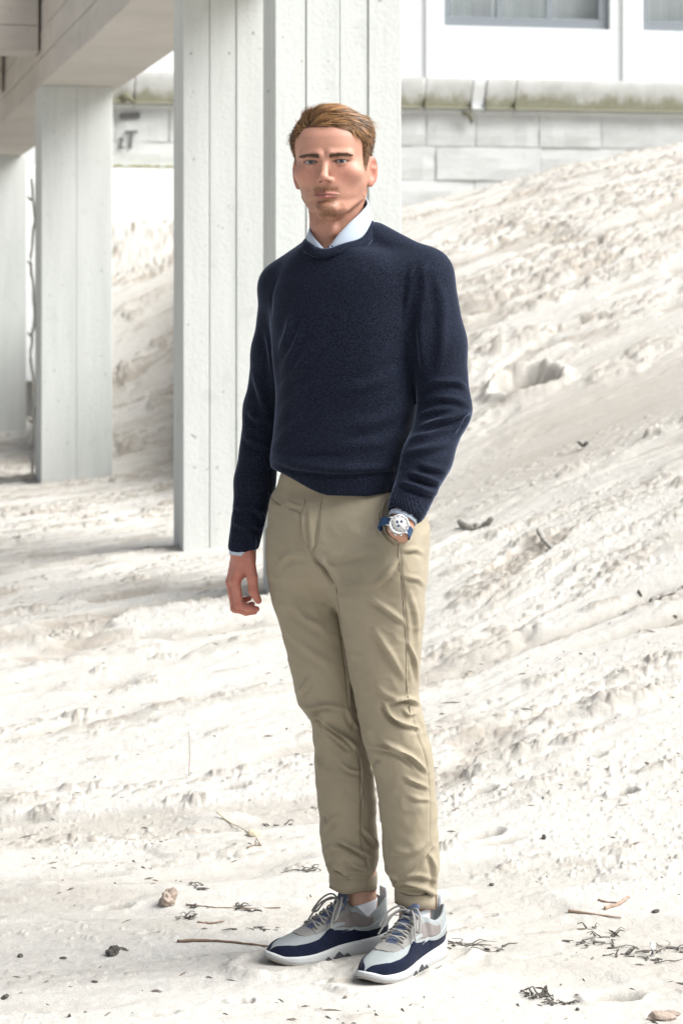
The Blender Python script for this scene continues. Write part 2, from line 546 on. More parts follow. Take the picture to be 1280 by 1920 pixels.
        if H > 0:
            nz = fbm(dx / w * 1.6, dy / w * 3.4, sd_ % 977, 3, 0.42)
            m_ = sstep(1.15, 0.70, r + 0.5 * nz)
            wf, wr = worley(p / w * 3.2 + 0.7 * fbm(dx / w * 3, dy / w * 3, 3, 2), q / w * 4.6, sd_ % 577)
            top = 0.38 + 0.75 * np.clip(1 - 1.25 * wf * wf, 0, 1) * (0.35 + 0.8 * wr) + 0.25 * np.clip(-q / D, -1, 1)
            z[sl] += 0.5 * H * m_ * top
            damp_shade[sl] = np.maximum(damp_shade[sl], (0.30 + 0.5 * wr) * m_)  # browner damp clods, darkened further to stand in for their shade
        else:
            nz = fbm(dx / w * 1.4, dy / w * 2, sd_ % 977, 2, 0.5)
            r = r + 0.25 * nz
            z[sl] += H * sstep(1.0, 0.35, r) - 0.22 * H * np.exp(-((r - 1.12) / 0.18) ** 2)
            damp_shade[sl] = np.maximum(damp_shade[sl], (0.75 if H > -.1 else 1.0) * sstep(0.95, 0.6, r))  # shade inside the hollow painted into the sand colour
    # flat where the shoes stand, with the rims the soles pushed up
    for (hx, hy, tx, ty) in ((0.098, 5.394, -0.162, 5.239), (0.212, 5.332, 0.057, 5.097)):
        vx, vy = tx - hx, ty - hy; l2 = vx * vx + vy * vy
        t = np.clip(((X - hx) * vx + (Y - hy) * vy) / l2, 0, 1)
        d = np.hypot(X - hx - t * vx, Y - hy - t * vy)
        k = sstep(0.11, 0.06, d)
        z = z * (1 - k) + 0.004 * k
        z = z + 0.011 * np.exp(-((d - 0.078) / 0.017) ** 2) * np.clip(0.45 + 1.3 * fbm(X * 22, Y * 26, 5, 3), 0, 1.2)
    damp_shade = np.maximum(damp_shade, 0.62 * smoothpatch)  # shade of the slope turned from the sun, painted as darker sand
    damp_shade = np.clip(damp_shade + 0.15 * fbm(X * 2, Y * 4, 15, 3), 0, 1)
    V = np.stack([X, Y, z], -1).reshape(-1, 3)
    i = np.arange(nr - 1)[:, None] * nc + np.arange(nc - 1)[None, :]
    Q = np.stack([i, i + 1, i + nc + 1, i + nc], -1).reshape(-1, 4)
    d3 = np.repeat(damp_shade.reshape(-1, 1), 3, 1)
    o = mesh_np('sand', V, Q, M['sand'], colors={'damp_shade': d3})
    tag(o, 'pale wind-cut beach sand rising to a trampled bank on the right', kind='structure')
    return u, ys, sc, z


GU, GY, GS, GZ = build_ground()


def gz(x, y):
    """Height of the finished sand."""
    j = int(np.clip(np.searchsorted(GY, y), 1, len(GY) - 1))
    uu = x / GS[j]
    i = int(np.clip(np.searchsorted(GU, uu), 1, len(GU) - 1))
    return float(GZ[j - 1:j + 1, i - 1:i + 1].mean())


# ------------------------------------------------------------------ the concrete colonnade
TH = math.radians(12.3)
Dv = np.array([-math.sin(TH), math.cos(TH), 0]); Nv = np.array([math.cos(TH), math.sin(TH), 0]); Zv = np.array([0, 0, 1.])


def edge_len(P, px):
    """How far to go from P along Nv to reach picture column px."""
    k = (px - 640) / F_PX
    return (k * P[1] - P[0]) / (Nv[0] - k * Nv[1])


def side_len(P, px):
    k = (px - 640) / F_PX
    return (k * P[1] - P[0]) / (Dv[0] - k * Dv[1])


def boarded(root, O, ax, az, out, widths, mat, pname, joint=0.006, proud=0.012, bev=0.003, h_cuts=None, seed=0):
    """Board-marked cast panels on a face: O corner, ax unit along widths, az full height vector, out face normal."""
    r = np.random.default_rng(seed)
    x = 0.0
    for w in widths:
        cuts = [0.0] + sorted(h_cuts(r) if callable(h_cuts) else (h_cuts or [])) + [1.0]
        for c0, c1 in zip(cuts[:-1], cuts[1:]):
            pr = proud + r.uniform(-0.003, 0.003)
            Lz = np.linalg.norm(az); uz = az / Lz
            o = O + ax * (x + joint / 2) + uz * (c0 * Lz + (joint / 2 if c0 > 0 else 0)) - out * 0.002
            mb = MB().box(o, ax * (w - joint), uz * ((c1 - c0) * Lz - joint / 2 * ((c0 > 0) + (c1 < 1))), out * (pr + 0.002), bev)
            part(mb, pname, mat, root)
        x += w


def column(P, width, depth, z0, z1, nb, label, seed, joint=0.0036):
    """P: front left corner at ground; built of a core with board-marked panels on the faces one can see."""
    base = np.array([P[0], P[1], 0.0])
    root = empty('concrete_column', tuple(base + Nv * width / 2 + Dv * depth / 2 + Zv * z0))
    tag(root, label, 'column', 'board-marked concrete columns')
    g = 0.008 if joint > .003 else 0.005
    part(MB().box(base + Nv * g + Dv * g + Zv * (z0 - 0.4), Nv * (width - 2 * g), Dv * (depth - 2 * g), Zv * (z1 - z0 + 0.4), 0.004), 'shaft', M['column_core'], root)
    r = np.random.default_rng(seed)
    w = r.uniform(0.9, 1.1, nb); w = w / w.sum() * width
    H = Zv * (z1 - z0 + 0.3); b0 = base + Zv * (z0 - 0.3)
    boarded(root, b0 + Dv * g, Nv, H, -Dv, w, M['column'], 'panel', joint, g, 0.0025, seed=seed)
    k = max(2, int(depth / 0.12)); ws = r.uniform(0.85, 1.15, k); ws = ws / ws.sum() * (depth - 2 * g - .004)
    boarded(root, b0 + Nv * g + Dv * (g + .002), Dv, H, -Nv, ws, M['column'], 'panel', 0.006, g - .001, 0.003, seed=seed + 1)
    boarded(root, b0 + Nv * (width - g) + Dv * (g + .002), Dv, H, Nv, ws, M['column'], 'panel', 0.006, g - .001, 0.003, seed=seed + 2)
    return root


ZB = 2.90                                                     # underside of the long beam
PR = W(515, 1085, 9.2); P1 = W(343, 1015, 11.0); P2 = W(78, 893, 16.5); P3 = W(-64, 870, 24.4)
wR = edge_len(PR, 752)
w2 = edge_len(P2, 211)
column(PR, wR, 0.27, 0.25, ZB + .6, 4, 'broad pale board-marked concrete column right behind the man', 1)
column(P1, 0.50, 0.32, 0.2, ZB, 4, 'pale board-marked concrete column partly hidden by the broad one behind the man', 2)
column(P2, w2, 0.46, 0.1, ZB, 2, 'slim white concrete column carrying the long tan beam', 3, 0.002)
column(P3, edge_len(P3, 50), 0.5, -0.4, ZB, 2, 'farthest white concrete column at the left edge of the picture', 4, 0.002)

# long beam over P1, P2, P3
bw = w2 + 0.06
B0 = np.array([P2[0], P2[1], 0]) - Dv * 6.8 - Nv * 0.0
BL = 22.0
beam = empty('concrete_beam', tuple(B0 + Zv * ZB)); tag(beam, 'long tan concrete beam with board marks resting on the slim columns', 'beam')
part(MB().box(B0 + Nv * .012 + Zv * (ZB + .012), Nv * (bw - .024), Dv * BL, Zv * 0.95, .004), 'core', M['beam'], beam)
rb = np.random.default_rng(5)
for row in range(5):                                           # board marks on the flank: five courses of staggered boards
    x = -rb.uniform(0, 0.8); hgt = 0.95 / 5
    while x < BL:
        L = rb.uniform(1.1, 1.5)
        a0, a1 = max(x, 0), min(x + L, BL)
        if a1 - a0 > 0.05:
            part(MB().box(B0 + Nv * .014 + Dv * (a0 + .004) + Zv * (ZB + .004 + row * hgt), Dv * (a1 - a0 - .008), Zv * (hgt - .007), -Nv * (.014 + rb.uniform(-.002, .003)), .003), 'panel', M['beam'], beam)
        x += L
x = 0.0
while x < BL:                                                  # soffit boards
    L = rb.uniform(0.55, 0.75)
    a1 = min(x + L, BL)
    part(MB().box(B0 + Nv * .001 + Dv * (x + .003) + Zv * (ZB + .014), Nv * (bw - .002), Dv * (a1 - x - .006), -Zv * (.014 + rb.uniform(-.001, .002)), .003), 'soffit_panel', M['soffit'], beam)
    x += L

# cross beams and the deck they carry, over the left side
ZC = 3.135
for k, (off, lab) in enumerate(((0.0, 'dark concrete cross beam meeting the long beam above the slim column'), (3.2, 'farther concrete cross beam behind the first one under the deck'))):
    C0 = np.array([P2[0], P2[1], 0]) + Dv * off - Nv * 0.016
    cb = empty('concrete_cross_beam', tuple(C0 + Zv * ZC)); tag(cb, lab, 'beam', 'cross beams under the deck')
    part(MB().box(C0 - Nv * 3 + Dv * .01 + Zv * (ZC + .01), Nv * 3, Dv * 0.34, Zv * 0.7, .004), 'core', M['beam'], cb)
    for row in range(4):
        hh = 0.70 / 4
        x = 0.0
        while x < 3:
            L = rb.uniform(1.0, 1.6); a1 = min(x + L, 3)
            part(MB().box(C0 - Nv * (a1 - .004) + Dv * .012 + Zv * (ZC + .004 + row * hh), Nv * (a1 - x - .008), -Dv * (.012 + rb.uniform(-.002, .002)), Zv * (hh - .006), .003), 'panel', M['beam'], cb)
            x = a1
    part(MB().box(C0 - Nv * 3 + Dv * .002 + Zv * (ZC + .012), Nv * 3, Dv * .35, -Zv * .014, .003), 'soffit_panel', M['soffit'], cb)
dk = MB().box(B0 + Dv * 6.6 - Nv * 3 + Zv * (ZB + .97), Nv * (3 + bw + 0.15), Dv * 4.2, Zv * 0.22, .01).build('deck_slab', M['beam'])
tag(dk, 'concrete deck slab carried by the beams above the columns', 'deck')

# rough timber stake beside the slim column
S0 = W(62, 885, 16.9)
pts = []; rad = []
for i in range(40):
    t = i / 39
    zz_ = S0[2] - 0.3 + t * 2.35
    pts.append([S0[0] + 0.012 * math.sin(t * 23) + 0.006 * rb.uniform(-1, 1), S0[1] + 0.01 * math.cos(t * 17), zz_])
    rad.append(0.012 * (1.05 - 0.3 * t) * rb.uniform(0.85, 1.15))
stake = MB().tube(pts, rad, 8)
for zk in (0.35, 0.95, 1.45, 1.9):
    c = np.array([S0[0] - 0.008, S0[1] - 0.012, S0[2] + zk])
    stake.tube([c, c + [-0.012, -0.01, 0.01], c + [-0.028, -0.012, 0.03]], [0.011, 0.010, 0.003], 6)
M['stake'] = plain('weathered_wood', (0.58, 0.56, 0.52), 0.9, 0.1, 0.4, 12, 0.6)
so = stake.build('wooden_stake', M['stake'], smooth=True)
tag(so, 'thin pale knotty stake standing against the slim white column', 'stake')

# ------------------------------------------------------------------ sea wall
WA = np.array([(280 - 640) / F_PX * 28.0, 28.0, 0.0])                 # wall face at picture column 280


def wallpt(px):
    k = (px - 640) / F_PX
    t = (k * WA[1] - WA[0]) / (Nv[0] - k * Nv[1])
    return t


def zrow(py, Y): return HC - (py - HOR) / F_PX * Y


wall = empty('sea_wall', tuple(WA)); tag(wall, 'whitewashed stone sea wall with mossy coping behind the sand bank', 'wall')
T0, T1 = wallpt(-120), wallpt(1420)
ZT = zrow(207, 28.6)                                                    # underside of the coping
part(MB().box(WA + Nv * T0 + Dv * .03 + Zv * 0.0, Nv * (T1 - T0), Dv * 0.55, Zv * ZT, .01), 'backing', M['mortar'], wall)
rw = np.random.default_rng(8)
hc = 65 / F_PX * 28.7
z = ZT - 0.012; row = 0
while z > 0.9:
    h = hc * rw.uniform(0.94, 1.06)
    x = T0 - rw.uniform(0, 0.5)
    while x < T1:
        L = rw.uniform(0.55, 1.5)
        a0, a1 = max(x, T0), min(x + L, T1)
        if a1 - a0 > 0.08:
            # an irregular dressed stone: front face of 5 x 3 points, uneven, edges falling back into the joint
            jt = 0.011
            nx, nz = 6, 4
            U, Vv = np.meshgrid(np.linspace(0, 1, nx), np.linspace(0, 1, nz))
            ed = ((U == 0) | (U == 1) | (Vv == 0) | (Vv == 1))
            dep = 0.035 + rw.uniform(-.014, .014) + rw.uniform(-.009, .009, U.shape)
            dep = np.where(ed, dep - 0.014, dep)
            xx = a0 + jt / 2 + (a1 - a0 - jt) * U + np.where(ed, rw.uniform(-.006, .006, U.shape), 0)
            zz2 = z - h + jt / 2 + (h - jt) * Vv + np.where(ed, rw.uniform(-.006, .006, U.shape), 0)
            Pf = WA + xx[..., None] * Nv + zz2[..., None] * Zv + (0.03 - dep)[..., None] * Dv
            Pb = WA + xx[..., None] * Nv + zz2[..., None] * Zv + 0.031 * Dv
            idx = np.arange(nx * nz).reshape(nz, nx)
            Q = [[idx[j, i], idx[j, i + 1], idx[j + 1, i + 1], idx[j + 1, i]] for j in range(nz - 1) for i in range(nx - 1)]
            ring = list(idx[0, :]) + list(idx[1:, -1]) + list(idx[-1, -2::-1]) + list(idx[-2:0:-1, 0])
            n0 = nx * nz
            for i in range(len(ring)):
                p, q = ring[i], ring[(i + 1) % len(ring)]
                Q.append([q, p, p + n0, q + n0])
            mb = MB().add(np.vstack([Pf.reshape(-1, 3), Pb.reshape(-1, 3)]), Q)
            part(mb, 'stone', M['stone'], wall)
        x += L
    z -= h; row += 1
# coping: long rounded stones that overhang, with a thin drip course below
zc0, zc1 = ZT, zrow(143, 28.4)
x = T0
cuts = [wallpt(p) for p in (-120, 60, 250, 330, 560, 792, 880, 905, 960, 1420)]
for a0, a1 in zip(cuts[:-1], cuts[1:]):
    narrow = abs(a1 - wallpt(905)) < 1e-6
    prof = []
    rr = 0.13
    for t in np.linspace(0, 1, 9):
        prof.append((-0.16 + rr * (1 - math.sin(t * math.pi / 2)) * 0.9, zc0 + 0.05 + (zc1 - zc0 - 0.05) * t ** 0.8))
    prof = [(-0.14, zc0 + .03)] + prof + [(0.45, zc1 + .02), (0.45, zc0 + 0.03)]
    jx = rw.uniform(-.008, .008)
    V = []; Q = []
    m = len(prof)
    xs = [a0 + .006, a0 + .02, a1 - .02, a1 - .006]
    for ii, xv in enumerate(xs):
        ins = 0.012 if ii in (0, 3) else 0
        for (dd, zq) in prof:
            V.append(WA + Nv * xv + Dv * (dd + jx + ins * (1 if dd < 0.4 else -1)) + Zv * (zq - (ins if zq > zc0 + 0.2 else 0)))
    for ii in range(3):
        for j in range(m):
            k = (j + 1) % m
            Q.append([ii * m + j, ii * m + k, (ii + 1) * m + k, (ii + 1) * m + j])
    V = np.array(V); c0 = len(V)
    V = np.vstack([V, V[:m].mean(0), V[3 * m:4 * m].mean(0)])
    for j in range(m):
        k = (j + 1) % m
        Q.append([c0, k, j, j]); Q.append([c0 + 1, 3 * m + j, 3 * m + k, 3 * m + k])
    part(MB().add(V, Q), 'coping_stone', M['plaster'] if narrow else M['coping'], wall)
for a0, a1 in zip(cuts[:-1], cuts[1:]):
    part(MB().box(WA + Nv * (a0 + .004) - Dv * .07 + Zv * (zc0 - .025), Nv * (a1 - a0 - .008), Dv * .12, Zv * .052, .008), 'drip_course', M['stone'], wall)
# footing ledge on the left
tl0, tl1 = wallpt(-120), wallpt(420)
part(MB().box(WA + Nv * tl0 - Dv * .22 + Zv * 0.5, Nv * (tl1 - tl0), Dv * .24, Zv * (zrow(312, 27.8) - .5), .02), 'footing', M['plaster'], wall)
moss = plain('dry_moss', (0.27, 0.27, 0.12), 0.95, 0.1, 0.35, 9, 0.8)
for q in range(26):
    t0 = wallpt(200) + q * 0.034 * 1.0
    part(MB().box(WA + Nv * t0 - Dv * .225 + Zv * (zrow(313, 27.8) - rw.uniform(0, .01)), Nv * .05, Dv * .18, Zv * rw.uniform(.006, .03), .006), 'moss_tuft', moss, wall)
tuft = plain('dark_wall_weed', (0.16, 0.155, 0.11), 0.95, 0.1, 0.4, 9, 0.8)
# graffiti brushed on the wall: the letters one can still make out are "2T"
paint = plain('faded_black_paint', (0.12, 0.12, 0.12), 0.8, 0.2, 0.5, 25, 0.1)


def brush(px0, py0, px1, py1, wpx):
    p = []
    for (px, py) in ((px0, py0), (px1, py1)):
        t = wallpt(px); b = WA + Nv * t - Dv * 0.022
        p.append(np.array([b[0], b[1], zrow(py, b[1])]))
    v = p[1] - p[0]; L = np.linalg.norm(v); v /= L
    s = np.cross(v, Dv); s /= np.linalg.norm(s); w = wpx / F_PX * 28
    return MB().box(p[0] - s * w / 2, v * L, s * w, -Dv * 0.006, 0)


for st in ((234, 248, 258, 247, 5), (246, 250, 244, 279, 5), (222, 262, 230, 259, 4), (230, 260, 224, 277, 4), (222, 277, 233, 276, 4)):
    part(brush(*st), 'letter_stroke', paint, wall)
part(brush(224, 219, 262, 216, 12), 'letter_stroke', paint, wall)
# dark scrap wedged under the coping on the left and on the right
part(MB().tube([WA + Nv * wallpt(p) - Dv * .2 + Zv * zrow(q, 28) for p, q in ((222, 192), (232, 184), (240, 188), (250, 197))], [.04, .06, .04, .01], 7), 'weed_tuft', tuft, wall, True)
part(MB().tube([WA + Nv * wallpt(p) - Dv * .1 + Zv * zrow(q, 28.5) for p, q in ((862, 209), (876, 213), (880, 224), (878, 231))], [.02, .03, .025, .008], 7), 'weed_tuft', tuft, wall, True)

# ------------------------------------------------------------------ white building above the wall
SB = 3.0
BA = WA + Dv * SB


def bpt(px):
    k = (px - 640) / F_PX
    return (k * BA[1] - BA[0]) / (Nv[0] - k * Nv[1])


house = empty('white_building', tuple(BA)); tag(house, 'white plastered building with grey framed windows above the sea wall', 'building')
ZH0, ZH1 = 1.5, 8.0


def bz(px, py):
    t = bpt(px); Yq = BA[1] + Nv[1] * t
    return HC - (py - HOR) / F_PX * Yq


wins = [(832, 1143, 49), (1204, 1515, 58), (-60, 250, 28)]
edges = []
x0 = bpt(-160); x1 = bpt(1660)
zs = bz(990, 52)                                              # sill height shared by all windows
zt = zs + 1.65
spans = sorted([(bpt(a), bpt(b)) for a, b, _ in wins])
part(MB().box(BA + Nv * x0 + Zv * ZH0, Nv * (x1 - x0), Dv * 0.35, Zv * (zs - ZH0), .004), 'wall', M['plaster'], house)
part(MB().box(BA + Nv * x0 + Zv * zt, Nv * (x1 - x0), Dv * 0.35, Zv * (ZH1 - zt), .004), 'wall', M['plaster'], house)
cur = x0
for a, b in spans + [(x1, None)]:
    part(MB().box(BA + Nv * cur + Zv * (zs + .001), Nv * (a - cur), Dv * 0.349, Zv * (zt - zs - .002), .004), 'wall', M['plaster'], house)
    if b is not None: cur = b
for px0, px1 in ((1165, 1200), (797, 812)):                    # shallow pilasters
    a, b = bpt(px0), bpt(px1)
    part(MB().box(BA + Nv * a - Dv * .05 + Zv * ZH0, Nv * (b - a), Dv * 0.055, Zv * (ZH1 - ZH0 - .1), .006), 'pilaster', M['plaster'], house)
for a, b in spans:
    w = b - a; fr = 0.14; rec = 0.07
    fmb = MB()
    fmb.box(BA + Nv * a + Dv * rec + Zv * zs, Nv * w, Dv * .07, Zv * fr, .006)
    fmb.box(BA + Nv * a + Dv * rec + Zv * (zt - fr), Nv * w, Dv * .07, Zv * fr, .006)
    fmb.box(BA + Nv * a + Dv * rec + Zv * (zs + fr), Nv * .10, Dv * .07, Zv * (zt - zs - 2 * fr), .006)
    fmb.box(BA + Nv * (b - .14) + Dv * rec + Zv * (zs + fr), Nv * .14, Dv * .07, Zv * (zt - zs - 2 * fr), .006)
    win = part(fmb, 'window', M['win_frame'], house)
    inv = win.matrix_parent_inverse

    def sub(mb, name, mat):
        o = mb.build(name, mat); o.parent = win
        o.matrix_parent_inverse = (house.matrix_world @ inv).inverted()
        return o
    iw = (w - .24)
    for k in (1, 2):
        sub(MB().box(BA + Nv * (a + .10 + iw * k / 3 - .05) + Dv * (rec + .005) + Zv * (zs + fr), Nv * .10, Dv * .06, Zv * (zt - zs - 2 * fr), .006), 'mullion', M['win_frame'])
    for k in range(3):
        sub(MB().box(BA + Nv * (a + .10 + iw * k / 3 + .051 * (k > 0)) + Dv * (rec + .03) + Zv * (zs + fr), Nv * (iw / 3 - .051 * ((k > 0) + (k < 2))), Dv * .008, Zv * (zt - zs - 2 * fr), 0), 'pane', M['glass'])
    cmb = MB()
    nfold = 60
    V = []; Q = []
    for i in range(nfold + 1):
        t = i / nfold
        for zz3 in (zs - .05, zt + .05):
            V.append(BA + Nv * (a - .02 + (w + .04) * t) + Dv * (.42 + .004 * math.sin(t * 70) + .002 * math.sin(t * 181)) + Zv * zz3)
    for i in range(nfold): Q.append([2 * i, 2 * i + 2, 2 * i + 3, 2 * i + 1])
    sub(cmb.add(V, Q), 'curtain', M['curtain'])
part(MB().box(BA + Nv * x0 + Dv * 3.0 + Zv * ZH0, Nv * (x1 - x0), Dv * .2, Zv * (ZH1 - ZH0), 0), 'back_wall', M['plaster'], house)
part(MB().box(BA + Nv * (x0 - .2) - Dv * .3 + Zv * ZH1, Nv * (x1 - x0 + .4), Dv * 4, Zv * .3, .02), 'roof', M['plaster'], house)
part(MB().box(BA + Nv * x0 + Dv * .36 + Zv * ZH0, Nv * .2, Dv * 2.63, Zv * (ZH1 - ZH0), 0), 'side_wall', M['plaster'], house)
part(MB().box(BA + Nv * (x1 - .2) + Dv * .36 + Zv * ZH0, Nv * .2, Dv * 2.63, Zv * (ZH1 - ZH0), 0), 'side_wall', M['plaster'], house)
tr = MB().box(WA + Nv * (T0 - .1) + Dv * .46 + Zv * (zc0 - .3), Nv * (T1 - T0 + 1.5), Dv * (SB - .47), Zv * .3, 0).build('promenade', M['mortar'])
tag(tr, kind='structure')
# ================================================================== the man
def pchip(x, xs, ys):
    """Smooth interpolation through (xs, ys) without overshoot."""
    xs = np.asarray(xs, float); ys = np.asarray(ys, float)
    o = np.argsort(xs); xs = xs[o]; ys = ys[o]
    h = np.diff(xs); d = np.diff(ys) / h
    m = np.zeros_like(ys)
    m[0] = d[0]; m[-1] = d[-1]
    for i in range(1, len(xs) - 1):
        m[i] = 0 if d[i - 1] * d[i] <= 0 else 2 * d[i - 1] * d[i] / (d[i - 1] + d[i])
    x = np.clip(x, xs[0], xs[-1])
    k = np.clip(np.searchsorted(xs, x) - 1, 0, len(xs) - 2)
    t = (x - xs[k]) / h[k]
    return ((2 * t ** 3 - 3 * t ** 2 + 1) * ys[k] + (t ** 3 - 2 * t ** 2 + t) * h[k] * m[k]
            + (-2 * t ** 3 + 3 * t ** 2) * ys[k + 1] + (t ** 3 - t ** 2) * h[k] * m[k + 1])


def smin(a, b, k):
    h = np.clip(0.5 + 0.5 * (b - a) / k, 0, 1)
    return b + (a - b) * h - k * h * (1 - h)


def smax(a, b, k): return -smin(-a, -b, k)


def ell(G, c, r, R=None):
    """Approximate distance to an ellipsoid; R turns world offsets into its axes."""
    x, y, z = G[0] - c[0], G[1] - c[1], G[2] - c[2]
    if R is not None:
        x, y, z = (R[0][0] * x + R[0][1] * y + R[0][2] * z, R[1][0] * x + R[1][1] * y + R[1][2] * z, R[2][0] * x + R[2][1] * y + R[2][2] * z)
    k0 = np.sqrt((x / r[0]) ** 2 + (y / r[1]) ** 2 + (z / r[2]) ** 2)
    k1 = np.sqrt((x / r[0] ** 2) ** 2 + (y / r[1] ** 2) ** 2 + (z / r[2] ** 2) ** 2) + 1e-9
    return k0 * (k0 - 1) / k1


def cap(G, a, b, ra, rb):
    a = np.asarray(a, float); b = np.asarray(b, float); ab = b - a; l2 = float(ab @ ab)
    px, py, pz = G[0] - a[0], G[1] - a[1], G[2] - a[2]
    t = np.clip((px * ab[0] + py * ab[1] + pz * ab[2]) / l2, 0, 1)
    return np.sqrt((px - t * ab[0]) ** 2 + (py - t * ab[1]) ** 2 + (pz - t * ab[2]) ** 2) - (ra + (rb - ra) * t)


def chain(G, P, R, k=0.004):
    d = None
    for i in range(len(P) - 1):
        c = cap(G, P[i], P[i + 1], R[i], R[i + 1])
        d = c if d is None else smin(d, c, k)
    return d


def stack(G, zs, cx, cy, a, b, n=2.2, yaw=0.0):
    """Stack of superellipses along z (all lists by height)."""
    Z = G[2]
    f = lambda v: pchip(Z, zs, v) if np.ndim(v) else v
    CX, CY, A, B = f(cx), f(cy), f(a), f(b)
    x = G[0] - CX; y = G[1] - CY
    if yaw:
        c, s = math.cos(yaw), math.sin(yaw)
        x, y = x * c - y * s, x * s + y * c
    r = ((np.abs(x) / A) ** n + (np.abs(y) / B) ** n + 1e-9) ** (1.0 / n)
    d = (r - 1) * np.minimum(A, B)
    return np.maximum(d, np.maximum(Z - max(zs), min(zs) - Z))


def grid(lo, hi, h):
    lo = np.array(lo, float); n = np.ceil((np.array(hi) - lo) / h).astype(int) + 1
    return lo, np.ogrid[0:n[0], 0:n[1], 0:n[2]], n


def nets(fn, lo, hi, h):
    """Naive surface nets of fn < 0 in the box; returns vertices, quads."""
    lo = np.array(lo, np.float64)
    n = np.ceil((np.array(hi) - lo) / h).astype(int) + 1
    g = np.ogrid[0:n[0], 0:n[1], 0:n[2]]
    G = [(lo[i] + h * g[i]).astype(np.float32) for i in range(3)]
    D = np.broadcast_to(fn(G), tuple(n)).astype(np.float32)
    ins = D < 0
    c = np.zeros(tuple(n - 1), np.uint8)
    for i in (0, 1):
        for j in (0, 1):
            for k in (0, 1):
                c += ins[i:n[0] - 1 + i, j:n[1] - 1 + j, k:n[2] - 1 + k]
    act = (c > 0) & (c < 8)
    I = np.argwhere(act)
    idx = np.full(act.shape, -1, np.int32); idx[act] = np.arange(len(I))
    P = np.zeros((len(I), 3)); cnt = np.zeros(len(I))
    for ax in range(3):
        o1, o2 = [q for q in range(3) if q != ax]
        for u in (0, 1):
            for v in (0, 1):
                a = I.copy(); a[:, o1] += u; a[:, o2] += v
                b = a.copy(); b[:, ax] += 1
                da = D[tuple(a.T)]; db = D[tuple(b.T)]
                m = (da < 0) != (db < 0)
                t = da[m] / (da[m] - db[m])
                q = a[m].astype(float); q[:, ax] += t
                P[m] += q; cnt[m] += 1
    P = P / cnt[:, None] * h + lo
    Qs = []
    for ax in range(3):
        o1, o2 = [(1, 2), (2, 0), (0, 1)][ax]
        s0 = [slice(None)] * 3; s1 = [slice(None)] * 3
        s0[ax] = slice(0, -1); s1[ax] = slice(1, None)
        A = ins[tuple(s0)]; B = ins[tuple(s1)]
        E = np.argwhere(A != B)
        ok = (E[:, o1] > 0) & (E[:, o2] > 0) & (E[:, o1] < n[o1] - 1) & (E[:, o2] < n[o2] - 1)
        E = E[ok]
        fl = A[tuple(E.T)]
        def cell(d1, d2):
            e = E.copy(); e[:, o1] -= d1; e[:, o2] -= d2
            return idx[tuple(e.T)]
        q = np.stack([cell(1, 1), cell(0, 1), cell(0, 0), cell(1, 0)], 1)
        q[~fl] = q[~fl][:, ::-1]
        Qs.append(q)
    Q = np.concatenate(Qs)
    Q = Q[(Q >= 0).all(1)]
    return P, Q


def vnormals(P, Q):
    fn = np.cross(P[Q[:, 2]] - P[Q[:, 0]], P[Q[:, 3]] - P[Q[:, 1]])
    vn = np.zeros_like(P)
    for k in range(4): np.add.at(vn, Q[:, k], fn)
    return vn / (np.linalg.norm(vn, axis=1)[:, None] + 1e-12)


def relax(P, Q, it=2, lam=0.5):
    """Laplacian smoothing."""
    e = np.vstack([Q[:, [0, 1]], Q[:, [1, 2]], Q[:, [2, 3]], Q[:, [3, 0]]])
    deg = np.bincount(e[:, 0], minlength=len(P)) + np.bincount(e[:, 1], minlength=len(P))
    for _ in range(it):
        s = np.zeros_like(P)
        for k in range(3):
            s[:, k] = np.bincount(e[:, 0], P[e[:, 1], k], len(P)) + np.bincount(e[:, 1], P[e[:, 0], k], len(P))
        P = P + lam * (s / np.maximum(deg, 1)[:, None] - P)
    return P


def folds(P, Nn, L, Yp):
    """Displace along normals by creases given as (points in the picture plane at depth Yp, height, width, side, power of facing)."""
    px = 640 + P[:, 0] / P[:, 1] * F_PX; py = HOR - (P[:, 2] - HC) / P[:, 1] * F_PX
    d = np.zeros(len(P))
    for pts, amp, wid, val in L:
        pts = np.array(pts, float)
        # finer path
        t = np.linspace(0, 1, 24); s = np.linspace(0, 1, len(pts))
        C = np.stack([pchip(t, s, pts[:, 0]), pchip(t, s, pts[:, 1])], 1)
        bb = (px > C[:, 0].min() - 4 * wid) & (px < C[:, 0].max() + 4 * wid) & (py > C[:, 1].min() - 4 * wid) & (py < C[:, 1].max() + 4 * wid) & (Nn[:, 1] < 0.15)
        i = np.nonzero(bb)[0]
        if not len(i): continue
        q = np.stack([px[i], py[i]], 1)
        dx = q[:, None, :] - C[None]
        dd = (dx ** 2).sum(-1); k = dd.argmin(1)
        T = np.gradient(C, axis=0); T /= np.linalg.norm(T, axis=1)[:, None] + 1e-9
        v = dx[np.arange(len(i)), k]
        sd_ = v[:, 0] * -T[k, 1] + v[:, 1] * T[k, 0]                 # signed: positive below a path drawn left to right
        along = (v * T[k]).sum(1)
        r = np.sqrt(dd[np.arange(len(i)), k])
        tt = t[k]
        tap = np.sin(np.clip(tt, 0.02, 0.98) * np.pi) ** 0.6
        over = np.exp(-(along / wid) ** 2 * (((k == 0) | (k == 23)) * 1.0))
        face = np.clip(-Nn[i, 1] * 1.4 + 0.15, 0, 1)
        prof = np.exp(-(sd_ / wid) ** 2) - val * np.exp(-((sd_ - 1.7 * wid) / wid) ** 2)
        prof = np.where(np.abs(sd_) > 4 * wid, 0, prof)
        d[i] += 1.35 * amp * prof * tap * over * face
    return P + Nn * d[:, None]


